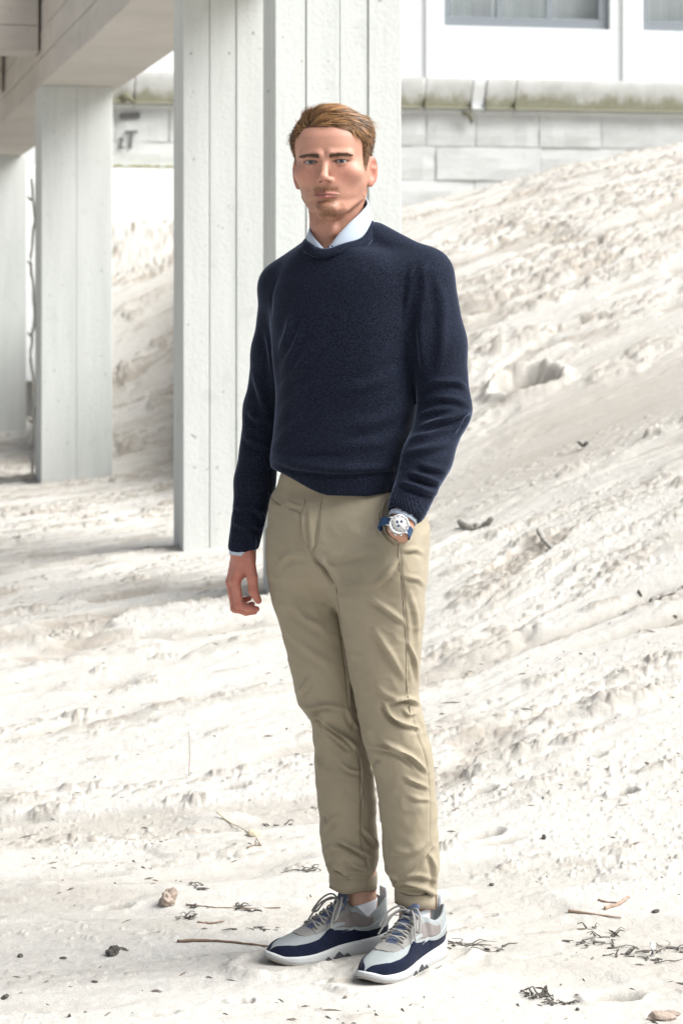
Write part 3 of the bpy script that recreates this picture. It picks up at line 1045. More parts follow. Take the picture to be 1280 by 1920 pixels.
# ------------------------------------------------------------------ materials of the man
def skin_mat():
    m, nt, b = new_mat('skin', 0.5, 0.38)
    at = nt.nodes.new('ShaderNodeAttribute'); at.attribute_name = 'tint'
    n = noise(nt, 260, 3, 0.6)
    c = mix(nt, ramp(nt, n, [(0.3, (0, 0, 0)), (0.7, (1, 1, 1))]), (0.92, 0.90, 0.90), (1.05, 1.04, 1.04))
    c = mix(nt, 1.0, at.outputs['Color'], c, 'MULTIPLY')
    nt.links.new(c, b.inputs['Base Color'])
    b.inputs['Subsurface Weight'].default_value = 0.15
    b.inputs['Subsurface Radius'].default_value = (0.008, 0.003, 0.0015)
    b.inputs['Subsurface Scale'].default_value = 0.6
    bump(nt, b, noise(nt, 700, 2, 0.6), 0.12, 0.001)
    return m


def knit_mat():
    m, nt, b = new_mat('navy_knit', 0.9, 0.15)
    n = noise(nt, 430, 1, 0.6); n2 = noise(nt, 6, 4, 0.6)
    c = mix(nt, ramp(nt, n, [(0.38, (0, 0, 0)), (0.62, (1, 1, 1))]), (0.0018, 0.0027, 0.007), (0.0165, 0.0225, 0.043))
    c = mix(nt, ramp(nt, n2, [(0.3, (0, 0, 0)), (0.8, (0.5, 0.5, 0.5))]), c, (0.0075, 0.0098, 0.019))
    nt.links.new(c, b.inputs['Base Color'])
    b.inputs['Sheen Weight'].default_value = 0.42; b.inputs['Sheen Roughness'].default_value = 0.3
    b.inputs['Sheen Tint'].default_value = (0.55, 0.68, 1.0, 1)
    at = nt.nodes.new('ShaderNodeAttribute'); at.attribute_name = 'rib'
    sc_ = nt.nodes.new('ShaderNodeSeparateColor'); nt.links.new(at.outputs['Color'], sc_.inputs[0])
    sn = nt.nodes.new('ShaderNodeMath'); sn.operation = 'SINE'
    ml = nt.nodes.new('ShaderNodeMath'); ml.operation = 'MULTIPLY'; ml.inputs[1].default_value = 300.0
    nt.links.new(sc_.outputs[1], ml.inputs[0]); nt.links.new(ml.outputs[0], sn.inputs[0])
    m2 = nt.nodes.new('ShaderNodeMath'); m2.operation = 'MULTIPLY'
    nt.links.new(sn.outputs[0], m2.inputs[0]); nt.links.new(sc_.outputs[0], m2.inputs[1])
    ad = nt.nodes.new('ShaderNodeMath'); ad.operation = 'MULTIPLY_ADD'; ad.inputs[1].default_value = 0.45
    nt.links.new(m2.outputs[0], ad.inputs[0]); nt.links.new(n, ad.inputs[2])
    bump(nt, b, ad.outputs[0], 0.6, 0.0014)
    return m


def chino_mat():
    m, nt, b = new_mat('khaki_twill', 0.8, 0.25)
    n = noise(nt, 5, 5, 0.6); n2 = noise(nt, 600, 2, 0.7); n3 = noise(nt, 30, 4, 0.6)
    c = mix(nt, ramp(nt, n, [(0.3, (0, 0, 0)), (0.75, (1, 1, 1))]), (0.285, 0.245, 0.174), (0.325, 0.284, 0.210))
    c = mix(nt, ramp(nt, n2, [(0.35, (0, 0, 0)), (0.7, (0.35, 0.35, 0.35))]), c, (0.19, 0.16, 0.115))
    nt.links.new(c, b.inputs['Base Color'])
    b.inputs['Sheen Weight'].default_value = 0.08
    s = nt.nodes.new('ShaderNodeMath'); s.operation = 'MULTIPLY_ADD'; s.inputs[1].default_value = 0.25
    nt.links.new(n2, s.inputs[0]); nt.links.new(n3, s.inputs[2])
    bump(nt, b, s.outputs[0], 0.22, 0.003)
    return m


M['skin'] = skin_mat(); M['knit'] = knit_mat(); M['chino'] = chino_mat()
M['shirt'] = plain('pale_blue_shirt_cotton', (0.42, 0.49, 0.58), 0.8, 0.2, 0.05, 300, 0.1)
M['navy_dot'] = plain('navy_button', (0.02, 0.035, 0.09), 0.4, 0.5, 0.1, 80, 0)
M['sock'] = plain('white_sock_cotton', (0.72, 0.75, 0.80), 0.9, 0.1, 0.06, 300, 0.3)


def hair_mat():
    m, nt, b = new_mat('brown_hair', 0.42, 0.4)
    at = nt.nodes.new('ShaderNodeAttribute'); at.attribute_name = 'tint'
    nt.links.new(at.outputs['Color'], b.inputs['Base Color'])
    return m


M['hair'] = hair_mat()

# ------------------------------------------------------------------ head, in its own axes (mm; x to the right of the picture, y to the back, z up, origin between the eyes)
HY = 5.205
HO = W(622.5, 300.5, HY - 0.085) + np.array([0, 0.085, 0])
HYAW, HPIT, HROL = math.radians(-10), math.radians(1.0), math.radians(-1.5)
HR = np.array(Matrix.Rotation(HROL, 3, 'Y') @ Matrix.Rotation(HYAW, 3, 'Z') @ Matrix.Rotation(HPIT, 3, 'X'))


def head_world(P):
    P = np.array(P, float)
    z = P[:, 2]
    P[:, 2] = np.where(z > -56, z, np.where(z < -134, z + 13.5, pchip(z, [-160, -134, -108, -82, -68, -56, -40], [-146.5, -120.5, -98.5, -79.5, -67.6, -56, -40])))
    P[:, 0] *= 1.05
    return HO + (P * 0.001) @ HR.T


HZ = [-140, -131, -122, -112, -100, -85, -70, -50, -30, -10, 10, 30, 50, 70, 85, 98, 108, 113]
HW = [6, 18, 27, 36.5, 45, 53.5, 62, 69, 71.5, 73, 75, 77, 78, 74, 65, 48, 28, 8]
HF = [-50, -68, -81, -86, -86, -83, -85, -85, -84, -84, -88, -91, -89, -80, -66, -46, -22, 0]
HB = [-20, -10, 0, 8, 18, 30, 50, 75, 92, 100, 105, 107, 105, 98, 86, 70, 50, 25]
HN = 2.25


def head_base(G):
    f = pchip(G[2], HZ, HF); b = pchip(G[2], HZ, HB); w = pchip(G[2], HZ, HW)
    cy = pchip(G[2], [-140, -100, -60, 0, 60, 113], [-32, -18, 2, 12, 12, 10])
    L = np.where(G[1] < cy, cy - f, b - cy)
    n = pchip(G[2], [-140, -90, -30, 30, 113], [2.0, 2.05, 2.25, 2.35, 2.1])
    r = ((np.abs(G[0]) / w) ** n + (np.abs(G[1] - cy) / L) ** n + 1e-9) ** (1 / n)
    d = (r - 1) * np.minimum(w, L)
    return np.maximum(d, np.maximum(G[2] - 113, -140 - G[2]))


def head_sdf(G):
    X, Y, Z = G
    d = head_base(G)
    A = [np.abs(X), Y, Z]                                       # mirrored
    d = smin(d, ell(A, (50, -53, -25), (18, 19, 14)), 26)        # cheek bones
    d = smin(d, cap(A, (13, -87, 13), (46, -71, 13), 9, 7.5), 11)   # brow ridge
    d = smax(d, -ell(A, (30, -101, 0), (20, 17, 11)), 12)        # eye sockets
    d = smin(d, cap(A, (31.5, -71.0, -1), (31.6, -71.0, -1), 13.6, 13.6), 2.5)   # lids over the eyeballs
    d = smax(d, -ell(A, (31.5, -84, -1.6), (13.8, 12, 3.5)), 1.0)  # the opening between the lids
    # nose
    d = smin(d, cap(G, (0, -85, 3), (0, -106, -34), 7.0, 8.5), 10)
    d = smin(d, ell(G, (0, -108, -35), (9.5, 9, 8)), 5)
    d = smin(d, ell(A, (11.5, -95, -40), (6.5, 10, 6.5)), 7)
    d = smax(d, -ell(A, (6.4, -102, -45.5), (4.2, 6.0, 3.8)), 1.5)
    # mouth: upper and lower lip, the line between, the corners
    d = smin(d, cap(A, (0, -89.5, -67.5), (22, -81, -72.5), 3.4, 1.8), 5)
    d = smin(d, cap(A, (0, -88.8, -78), (18, -81.5, -76), 4.6, 2.6), 5)
    d = smax(d, -cap(A, (0, -95.5, -72.2), (25, -83.5, -73.2), 1.2, 1.0), 1.5)
    d = smax(d, -cap(G, (0, -91.5, -55), (0, -93.5, -61), 1.2, 1.2), 3)                 # philtrum
    d = smax(d, -cap(A, (0, -93, -88), (14, -90, -88), 4.5, 3.5), 9)                  # under the lip
    d = smin(d, ell(G, (0, -79, -110), (21, 15, 15)), 12)                             # chin
    d = smin(d, cap(A, (54, 2, -76), (30, -52, -112), 8, 8), 20)                      # jaw line
    d = smax(d, -cap(A, (17, -102, -44), (32, -86, -72), 1.0, 1.0), 5)               # nasolabial fold
    d = smax(d, -cap(A, (14, -93, -14), (36, -84, -20), 1.5, 1.0), 6)                # under the eyes
    # ears
    sx = np.where(X > 0, 1.0, -1.0)
    ca, sa = math.cos(math.radians(32)), math.sin(math.radians(32))
    ex = A[0] - 74; ey = Y - 16; ez = Z + 22
    E = [ex * ca - ey * sa, ex * sa + ey * ca, ez - 0.15 * ey]
    ear = ell(E, (2, 6, 2), (5.5, 17, 31))
    ear = smin(ear, ell(E, (2, -2, -24), (5, 8, 9)), 6)
    ear = smax(ear, -ell(E, (9, 2, -3), (7, 9.5, 15)), 3)
    ear = smax(ear, -ell(E, (8, 7, 15), (5, 8, 9)), 3)
    d = smin(d, ear, 4)
    # neck
    nk = stack(G, [-230, -190, -150, -110, -70, -40], [-6, -4, -1, 2, 4, 4], [36, 34, 30, 30, 36, 44], [60, 56, 55, 55.5, 54, 46], [70, 62, 60, 58, 54, 44], 2.1)
    d = smin(d, nk, 13)
    d = smin(d, cap(A, (56, 30, -62), (16, -18, -205), 9, 8), 14)                     # sternomastoid
    d = smin(d, ell(G, (2, -30, -160), (9, 9, 13)), 10)                               # larynx
    return d


def head_tint(P):
    """Skin colours (lips, stubble, flush, ears), plus shade painted at eyes, nostrils and mouth."""
    x, y, z = P.T; ax = np.abs(x)
    C = np.tile(np.array([0.49, 0.258, 0.186]), (len(P), 1))
    nz = 0.5 + 0.5 * fbm(x / 9 + 50, z / 9 + y / 12, 5, 4)

    def lay(col, w): C[:] = C * (1 - w[:, None]) + np.array(col) * w[:, None]
    front = sstep(-20, -55, y)
    lay((0.46, 0.19, 0.15), 0.55 * np.exp(-((ax - 38) / 20) ** 2 - ((z + 30) / 17) ** 2) * front)       # cheeks
    lay((0.46, 0.20, 0.155), 0.45 * np.exp(-(x / 13) ** 2 - ((z + 40) / 12) ** 2) * sstep(-85, -98, y))   # nose tip
    lay((0.44, 0.16, 0.12), 0.65 * sstep(73, 78, ax) * sstep(0, 10, y) * sstep(-70, -50, z))            # ears
    lay((0.33, 0.145, 0.105), 0.62 * np.exp(-((ax - 31) / 18) ** 2 - ((z - 1) / 8) ** 2) * front)           # eye-socket shade painted into the skin
    # stubble: jaw, chin, upper lip, cheeks below a curved line
    jaw = sstep(-46 - 0.012 * 0, -64, z - 0.20 * np.clip(ax - 30, 0, 60) + 0.0) * sstep(40, 22, y) * sstep(-142, -128, z + 0.3 * np.clip(y + 60, 0, 80))
    must = np.exp(-((z + 60) / 7.5) ** 2) * sstep(30, 22, ax) * front
    goat = sstep(24, 12, ax) * sstep(-84, -90, z) * sstep(-136, -126, z) * front
    side = sstep(52, 62, ax) * sstep(10, -6, z) * sstep(8, -4, y) * sstep(-44, -36, y)
    beard = np.clip(0.36 * jaw * (1 - 0.6 * sstep(10, 45, x)) + 0.68 * must + 0.52 * goat + 0.22 * side, 0, 1) * (0.65 + 0.5 * nz)
    nz2 = 0.5 + 0.5 * vnoise(x / 2.1 + 9, z / 2.1 + y / 3, 8)
    lay((0.165, 0.078, 0.038), np.clip(beard * (0.55 + 0.9 * nz2), 0, 0.85))
    # lips
    ul = np.exp(-((z + 69.5 - 0.10 * ax) / 3.4) ** 4) * sstep(25, 20, ax); ll = np.exp(-((z + 77 - 0.12 * ax) / 4.6) ** 4) * sstep(21, 15, ax)
    lip = np.clip(ul + ll, 0, 1) * sstep(-78, -83, y)
    lay((0.37, 0.135, 0.115), 0.85 * lip)
    lay((0.13, 0.05, 0.045), 0.92 * np.exp(-((z + 72.4) / 2.1) ** 2) * sstep(27, 23, ax) * sstep(-70, -76, y))  # shade in the gap between the lips, painted dark
    # shade painted into the nostrils; lash line
    lay((0.07, 0.03, 0.025), 0.95 * np.exp(-((ax - 6.4) / 4.2) ** 2 - ((z + 44.5) / 3.0) ** 2) * sstep(-90, -95, y))
    lz = (z + 1.4) / 4.0; lx = (ax - 31.5) / 14.0
    ring = np.abs(np.sqrt(lz ** 2 + lx ** 2) - 1.0)
    lay((0.035, 0.018, 0.014), 0.95 * np.exp(-(ring / 0.30) ** 2) * sstep(-0.35, 0.1, lz) * sstep(-68, -74, y))
    lay((0.2, 0.09, 0.07), 0.5 * np.exp(-(ring / 0.2) ** 2) * sstep(0.2, -0.3, lz) * sstep(-70, -76, y))
    # tint of fine hairs under the brow strands
    bz = 9.6 + 3.6 * np.sin(np.clip((ax - 10) / 42, 0, 1) * 2.5) - 0.03 * np.clip(ax - 36, 0, 30)
    br = np.exp(-((z - bz) / (3.9 - 0.045 * np.clip(ax - 12, 0, 45))) ** 2) * sstep(8, 13, ax) * sstep(56, 46, ax) * front
    lay((0.07, 0.034, 0.018), 0.95 * br)
    # scalp under the hair
    sc = hair_zone(P)
    lay((0.13, 0.075, 0.04), 0.9 * sc)
    return np.clip(C, 0.01, 1)


def hair_zone(P):
    x, y, z = P.T; ax = np.abs(x)
    # lower limit of the hair as a function of how far back one is on the head
    lim_top = np.interp(ax, [0, 30, 44, 52, 58, 64, 80], [73, 73, 70, 62, 48, 30, 20]) + np.where(x > 0, -3, 2) * sstep(20, 50, ax)
    lim_side = np.interp(y, [-60, -44, -36, -28, -10, 4, 20, 34, 60, 110], [60, 40, 12, -14, -22, -6, 18, -30, -62, -66])
    w = sstep(50, 66, ax)
    fr = sstep(-30, -52, y)
    lim = np.where(y < -30, lim_top * (1 - w) + np.maximum(lim_side, np.where(ax > 60, 0, lim_top) * fr) * w, lim_side)
    return sstep(lim - 4, lim + 4, z) * (1 - sstep(-60, -46, y) * 0)


print('head')
hv, hq = nets(head_sdf, (-96, -128, -232), (96, 118, 120), 1.6)
hv = relax(hv, hq, 1, 0.35)
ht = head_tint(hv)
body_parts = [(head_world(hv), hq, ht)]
hn_local = vnormals(hv, hq)

# ------------------------------------------------------------------ right hand, hanging (left in the picture)
SK = np.array([0.47, 0.195, 0.145]); SK2 = np.array([0.39, 0.135, 0.10])
YH = 5.29


def hp(px, py, dy=0.0): return W(px, py, YH + dy)


def hand_sdf(G):
    wr = hp(455, 1034); el = hp(458, 985, .01)
    d = cap(G, el, wr, .0215, .0245)
    K = [hp(441, 1089, -.014), hp(434, 1093, .008), hp(433, 1091, .030), hp(436, 1086, .050)]
    palm = None
    for i, (k, w0) in enumerate(zip(K, (hp(462, 1042, -.008), hp(456, 1042, .004), hp(452, 1042, .014), hp(450, 1042, .022)))):
        c = cap(G, w0, k, .0185, (.0125, .0125, .0118, .0105)[i])
        palm = c if palm is None else smin(palm, c, .012)
    d = smin(d, palm, .016)
    d = smin(d, cap(G, hp(462, 1050, -.012), hp(458, 1072, -.006), .017, .012), .012)       # ball of the thumb
    fing = [
        ([K[0], hp(448, 1134, -.020), hp(466, 1141, -.026), hp(481, 1142, -.028)], [.0118, .0098, .0086, .0066]),
        ([K[1], hp(441, 1140, .004), hp(461, 1147, .000), hp(477, 1147, -.004)], [.0120, .0098, .0086, .0066]),
        ([K[2], hp(440, 1135, .028), hp(459, 1139, .024), hp(473, 1133, .020)], [.0112, .0092, .0082, .0062]),
        ([K[3], hp(443, 1122, .050), hp(458, 1126, .046), hp(468, 1122, .042)], [.0098, .0080, .0070, .0056])]
    for P, R in fing:
        f = chain(G, P, R, .003)
        f = smin(f, cap(G, P[1], P[1] + 1e-5, R[1] * 1.08, R[1] * 1.08), .003)
        d = smin(d, f, .0045)
    th = chain(G, [hp(466, 1052, -.020), hp(473, 1083, -.034), hp(475, 1108, -.040), hp(484, 1126, -.042)], [.0150, .0118, .0106, .0078], .004)
    d = smin(d, th, .007)
    # tendons on the back of the hand
    for i in (0, 1):
        d = smin(d, cap(G, hp(456, 1050, -.012 + .01 * i), K[i] + np.array([-.001, -.008, 0]), .006, .006), .006)
    return d


c = hp(452, 1060)
a0, a1 = c + [-.055, -.08, -.12], c + [.055, .09, .12]
v, q = nets(hand_sdf, a0, a1, .0016)
v = relax(v, q, 1, .4)
n_ = fbm(v[:, 0] * 90, v[:, 2] * 90, 3, 3)[:, None]
tn = SK * (1 + .10 * n_)
kn = np.zeros(len(v))
for (px, py, dy) in ((441, 1089, -.02), (434, 1093, .0), (448, 1135, -.025), (441, 1141, 0), (475, 1108, -.045), (481, 1142, -.03), (484, 1126, -.045)):
    kn = np.maximum(kn, np.exp(-(((v - hp(px, py, dy)) ** 2).sum(1)) / .011 ** 2))
tn = tn * (1 - .7 * kn[:, None]) + SK2 * .7 * kn[:, None]
body_parts.append((v, q, tn))

# ------------------------------------------------------------------ left forearm and hand that goes into the pocket
def lhand_sdf(G):
    d = cap(G, W(770, 940, 5.075), W(749, 990, 5.047), .0265, .0245)
    d = smin(d, cap(G, W(749, 990, 5.047), W(742, 1055, 5.11), .0245, .024), .01)
    for k in range(4):
        d = smin(d, chain(G, [W(726 + 7 * k, 1050, 5.10 + .006 * k), W(724 + 7 * k, 1085, 5.115 + .006 * k), W(724 + 7 * k, 1110, 5.12 + .006 * k)], [.011, .009, .007]), .005)
    d = smin(d, chain(G, [W(740, 1010, 5.06), W(726, 1035, 5.09), W(724, 1060, 5.10)], [.015, .011, .008]), .008)
    return d


c = W(748, 1020, 5.06)
v, q = nets(lhand_sdf, c + [-.08, -.075, -.14], c + [.08, .075, .13], .003)
body_parts.append((v, q, np.tile(np.array([0.50, 0.27, 0.19]), (len(v), 1))))

# ------------------------------------------------------------------ trunk, arms and legs under the clothes, with the bare ankles
PSI = math.radians(24)
AN_R, AN_L = np.array([0.045, 5.360, 0.0]), np.array([0.160, 5.285, 0.0])      # ankle positions on the sand


def core_sdf(G):
    zs = [0.95, 1.02, 1.12, 1.25, 1.38, 1.44, 1.49, 1.52]
    d = stack(G, zs, [.012, .01, .0, -.005, 0, .0, -.01, -.012], 5.225, [.10, .10, .10, .12, .135, .125, .09, .06], [.065, .065, .07, .085, .085, .08, .07, .058], 2.3, PSI)
    d = smin(d, chain(G, [W(790, 530, 5.18), W(830, 768, 5.165), W(774, 925, 5.085)], [.036, .030, .025]), .03)
    d = smin(d, chain(G, [W(545, 550, 5.30), W(503, 770, 5.36), W(462, 940, 5.315)], [.036, .028, .021]), .03)
    for hip, knee, an in ((W(580, 1060, 5.28), W(638, 1365, 5.325), AN_R), (W(715, 1060, 5.215), W(744, 1370, 5.22), AN_L)):
        d = smin(d, chain(G, [hip, knee, an + [0, .005, .20]], [.052, .034, .028]), .03)
        d = smin(d, chain(G, [an + [0, .005, .24], an + [0, 0, .12], an + [0, 0, .07]], [.032, .032, .034]), .01)
        # bone of the ankle
        d = smin(d, cap(G, an + [.021, -.004, .105], an + [.0211, -.004, .105], .011, .011), .012)
        d = smin(d, cap(G, an + [-.021, -.004, .100], an + [-.0211, -.004, .100], .011, .011), .012)
    return d


v, q = nets(core_sdf, (-.26, 5.0, .03), (.32, 5.48, 1.60), .0065)
body_parts.append((v, q, np.tile(np.array([0.48, 0.29, 0.215]), (len(v), 1))))
V = []; Q = []; T = []; n0 = 0
for v, q, t in body_parts:
    V.append(v); Q.append(q + n0); T.append(t); n0 += len(v)
BODY_ORG = np.array([0.10, 5.29, 0.0])
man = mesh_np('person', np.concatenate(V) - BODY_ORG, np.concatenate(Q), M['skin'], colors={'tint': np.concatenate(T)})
man.location = BODY_ORG
tag(man, 'young man in a navy jumper and khaki chinos standing with one hand in his pocket', 'person')
bpy.context.view_layer.update()
MANINV = man.matrix_world.inverted()


def wear(o, parent=None):
    """Parent a mesh built in world coordinates to the man (or to one of his parts)."""
    par = parent or man
    o.parent = par
    o.matrix_parent_inverse = (MANINV if parent is None else (man.matrix_world @ par.matrix_parent_inverse).inverted())
    return o


def wmesh(name, v, q, mat, parent=None, colors=None):
    return wear(mesh_np(name, v, q, mat, None, True, colors), parent)


# ------------------------------------------------------------------ eyes
def eyeball(sx):
    c = np.array([31.5 * sx, -71.0, -1.0])
    nu, nv = 40, 26
    th = np.linspace(0, math.pi, nv); ph = np.linspace(0, 2 * math.pi, nu, endpoint=False)
    Tt, Pp = np.meshgrid(th, ph, indexing='ij')
    look = Matrix.Rotation(math.radians(8), 3, 'Z')                    # he looks into the lens
    loc = np.stack([np.sin(Tt) * np.cos(Pp), -np.cos(Tt), np.sin(Tt) * np.sin(Pp)], -1).reshape(-1, 3)
    a = Tt.reshape(-1)
    col = np.tile(np.array([.30, .265, .25]), (len(a), 1))
    iris = a < 0.50
    col[iris] = (.045, .051, .056); col[(a < .50) & (a > .42)] = (.025, .03, .04); col[a < .2] = (.006, .006, .007)
    v = c + 12.2 * (loc @ np.array(look).T)
    Q = []
    for i in range(nv - 1):
        for j in range(nu):
            k = (j + 1) % nu
            Q.append([i * nu + j, i * nu + k, (i + 1) * nu + k, (i + 1) * nu + j])
    m, nt, b = M.get('eye_tuple') or new_mat('eye', 0.08, 0.6)
    M['eye_tuple'] = (m, nt, b)
    if not b.inputs['Base Color'].is_linked:
        at = nt.nodes.new('ShaderNodeAttribute'); at.attribute_name = 'tint'
        nt.links.new(at.outputs['Color'], b.inputs['Base Color'])
    wmesh('eyeball', head_world(v), np.array(Q), m, None, {'tint': col})


eyeball(-1); eyeball(1)

# ------------------------------------------------------------------ hair
print('hair')
def hair_in(P):
    """How far inside the hair line a point lies (mm, roughly)."""
    x, y, z = P.T; ax = np.abs(x)
    lim_top = np.interp(ax, [0, 30, 44, 52, 58, 64, 80], [75, 75, 72, 64, 50, 32, 20]) + np.where(x > 0, -3, 2) * sstep(20, 50, ax)
    lim_side = np.interp(y, [-60, -44, -36, -28, -10, 4, 20, 34, 60, 110], [60, 40, 12, -14, -22, -6, 18, -30, -62, -66])
    w = sstep(50, 66, ax); fr = sstep(-30, -52, y)
    lim = np.where(y < -30, lim_top * (1 - w) + np.maximum(lim_side, np.where(ax > 60, 0, lim_top) * fr) * w, lim_side)
    return z - lim


ins_ = hair_in(hv)
selv = (ins_ > -2) & ~((np.abs(hv[:, 0]) > 70) & (hv[:, 1] > -2) & (hv[:, 1] < 42) & (hv[:, 2] < 12))
x_, y_, z_ = hv.T
thick = (5.0 + 2.5 * sstep(40, 85, z_) + 6.0 * sstep(62, 92, z_) * sstep(10, -50, y_) + 4.5 * sstep(10, 50, z_) * sstep(50, 62, np.abs(x_))
         + 3.0 * sstep(-62, -30, x_) * sstep(25, -5, x_) * sstep(70, 92, z_) * sstep(20, -30, y_))
thick = thick * (1 - 0.5 * sstep(-28, -60, x_) * sstep(50, 80, z_))
thick = thick * sstep(-4, 14, ins_) * (0.35 + 0.65 * sstep(-25, 35, z_ + 0.3 * np.clip(y_, 0, 100)))
hn_s = hn_local.copy()
topf = (sstep(60, 90, z_) * sstep(0, -40, y_))[:, None]
dirh = hn_s * (1 - 0.45 * topf) + np.array([0.10, -0.05, 0.5]) * topf
hmv_all = hv + dirh * thick[:, None]
keep = selv[hq].all(1)
used = np.unique(hq[keep]); remap = np.full(len(hv), -1); remap[used] = np.arange(len(used))
hmv = hmv_all[used]; hmq = remap[hq[keep]]
hmn = vnormals(hmv, hmq); zone = np.clip((ins_[used] + 2) / 6, 0, 1)
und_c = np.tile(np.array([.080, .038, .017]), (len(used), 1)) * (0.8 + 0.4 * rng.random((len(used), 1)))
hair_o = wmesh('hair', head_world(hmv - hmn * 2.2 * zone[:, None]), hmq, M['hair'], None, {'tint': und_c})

r2 = np.random.default_rng(3)


def flow(p):
    """Combing direction on the hair surface (head axes)."""
    x, y, z = p
    top = sstep(58, 84, z)
    side = np.array([0.10 * np.sign(x), 1.0, -0.42 - (0.25 if x > 0 else 0.1)])
    tp = np.array([0.95, 0.50 + 0.5 * sstep(-30, 40, y), 0.12 - 0.005 * (x + 20)])
    if x < -34: tp = np.array([0.40, 0.9, 0.18])
    if x > 45: tp = np.array([0.25, 0.95, -0.75])
    v = tp * top + side * (1 - top)
    return v / np.linalg.norm(v)


def strands(n, roots, nrm, lens, lift, wid, col_fn, clump=None, seg=6, jitter=0.11):
    V = []; Q = []; C = []; n0 = 0
    for i in range(n):
        p = roots[i].copy(); nn = nrm[i]; L = lens[i]
        w = wid * r2.uniform(.7, 1.3)
        col = col_fn(p)
        f0 = flow(p) + r2.normal(0, jitter, 3)
        if clump is not None: f0 = f0 + clump[i]
        pts = []
        st = L / seg
        for s in range(seg + 1):
            t = s / seg
            pts.append(p.copy())
            f = flow(p) * 0.6 + f0 * 0.5
            f = f - nn * np.dot(f, nn)
            f /= np.linalg.norm(f) + 1e-9
            dirv = f + nn * (lift[i] * (1 - t) ** 1.5 - 0.62 * t)
            dirv /= np.linalg.norm(dirv)
            p = p + dirv * st
        pts = np.array(pts)
        view = np.array([0.15, -1, 0.2])
        tang = np.gradient(pts, axis=0); tang /= np.linalg.norm(tang, axis=1)[:, None] + 1e-9
        bn = np.cross(tang, nn); bn /= np.linalg.norm(bn, axis=1)[:, None] + 1e-9
        tt = np.linspace(0, 1, seg + 1)
        wv = (w * (1 - tt ** 2.2 * 0.85))[:, None]
        cr = nn * (0.35 * wv)
        V.append(np.concatenate([pts - bn * wv, pts + cr, pts + bn * wv]))
        m = seg + 1
        for s in range(seg):
            Q.append([n0 + s, n0 + s + 1, n0 + m + s + 1, n0 + m + s])
            Q.append([n0 + m + s, n0 + m + s + 1, n0 + 2 * m + s + 1, n0 + 2 * m + s])
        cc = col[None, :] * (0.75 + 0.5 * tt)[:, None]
        C.append(np.tile(cc, (3, 1)))
        n0 += 3 * m
    return np.concatenate(V), np.array(Q), np.concatenate(C)


def hair_col(p):
    base = np.array([.155, .073, .031]); gold = np.array([.34, .185, .080]); dark = np.array([.045, .021, .009])
    u = r2.random()
    if u < .40: c = gold
    elif u < .75: c = base
    else: c = dark
    return c * r2.uniform(.8, 1.2)


cand = np.nonzero(zone > 0.3)[0]
pr = 0.5 + 1.2 * sstep(40, 90, hmv[cand, 2]) + 0.8 * sstep(0, -60, hmv[cand, 1])
pr = pr * (hmv[cand, 1] < 75)
pr = pr * (1 + 2.0 * sstep(60, 66, np.abs(hmv[cand, 0])) * sstep(70, 30, hmv[cand, 2]) * (hmv[cand, 1] < 15))
pr = pr / pr.sum()
NS = 9000
ci = r2.choice(cand, NS, p=pr); ci0 = ci
roots = hmv[ci] + r2.normal(0, 1.2, (NS, 3)) - hmn[ci] * 2.0
nr_ = hmn[ci]
zt_ = roots[:, 2]; yt_ = roots[:, 1]
topw = sstep(62, 84, zt_)
lens = 7 + 20 * topw + 16 * topw * sstep(0, -50, yt_) + 7 * sstep(10, 60, zt_)
lens = lens * (1 - 0.42 * sstep(-15, -40, roots[:, 0]))
lens = lens * (0.35 + 0.65 * np.clip(zone[ci0], 0, 1)) * (0.55 + 0.45 * sstep(-30, 30, zt_))
lens = lens * r2.uniform(.75, 1.2, NS)
lift = 0.04 + 0.16 * topw * sstep(-20, -70, yt_)
# locks: neighbouring strands share a bend
cc_ = r2.choice(cand, 190)
near = ((roots[:, None, :] - hmv[cc_][None]) ** 2).sum(-1).argmin(1)
cl = r2.normal(0, .20, (190, 3))[near]
lockcol = r2.uniform(.55, 1.5, 190)[near]
sv, sq, scol = strands(NS, roots, nr_, lens, lift + r2.normal(0, .035, NS) + 0.10 * (lockcol - 1), 0.62, hair_col, cl)
scol = scol * np.repeat(lockcol, 21)[:, None]
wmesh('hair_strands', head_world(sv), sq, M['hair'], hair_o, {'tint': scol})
# the front swept up and over, and fine hairs that soften the hair line
for (mask, n_, l0, l1, lf0, wd, jt, nm) in (
        ((hmv[:, 1] < -38) & (hmv[:, 2] > 66) & (np.abs(hmv[:, 0] + 4) < 46), 1300, 30, 46, .40, .50, .10, 'quiff_strands'),
        ((hmv[:, 1] < 20) & (hmv[:, 2] > 40) & (zone > .5), 420, 22, 40, .34, .26, .28, 'flyaway_strands'),
        ((zone < .75) & (hmv[:, 1] < 10), 1500, 6, 12, .05, .34, .22, 'hairline_strands')):
    cd_ = np.nonzero(mask)[0]
    if not len(cd_): continue
    k_ = r2.choice(cd_, n_)
    rt_ = hmv[k_] + r2.normal(0, .9, (n_, 3)) - hmn[k_] * 1.5
    cc2 = r2.choice(cd_, 34); nr2 = ((rt_[:, None, :] - hmv[cc2][None]) ** 2).sum(-1).argmin(1)
    lk2 = r2.uniform(.7, 1.6, 34)[nr2]
    a_, b_, c_ = strands(n_, rt_, hmn[k_], r2.uniform(l0, l1, n_), lf0 * r2.uniform(.5, 1.25, n_) * np.where(lk2 > 1.1, 1.1, .8), wd, hair_col, r2.normal(0, .14, (34, 3))[nr2], 6, jt)
    wmesh(nm, head_world(a_), b_, M['hair'], hair_o, {'tint': c_ * np.repeat(lk2, 21)[:, None]})

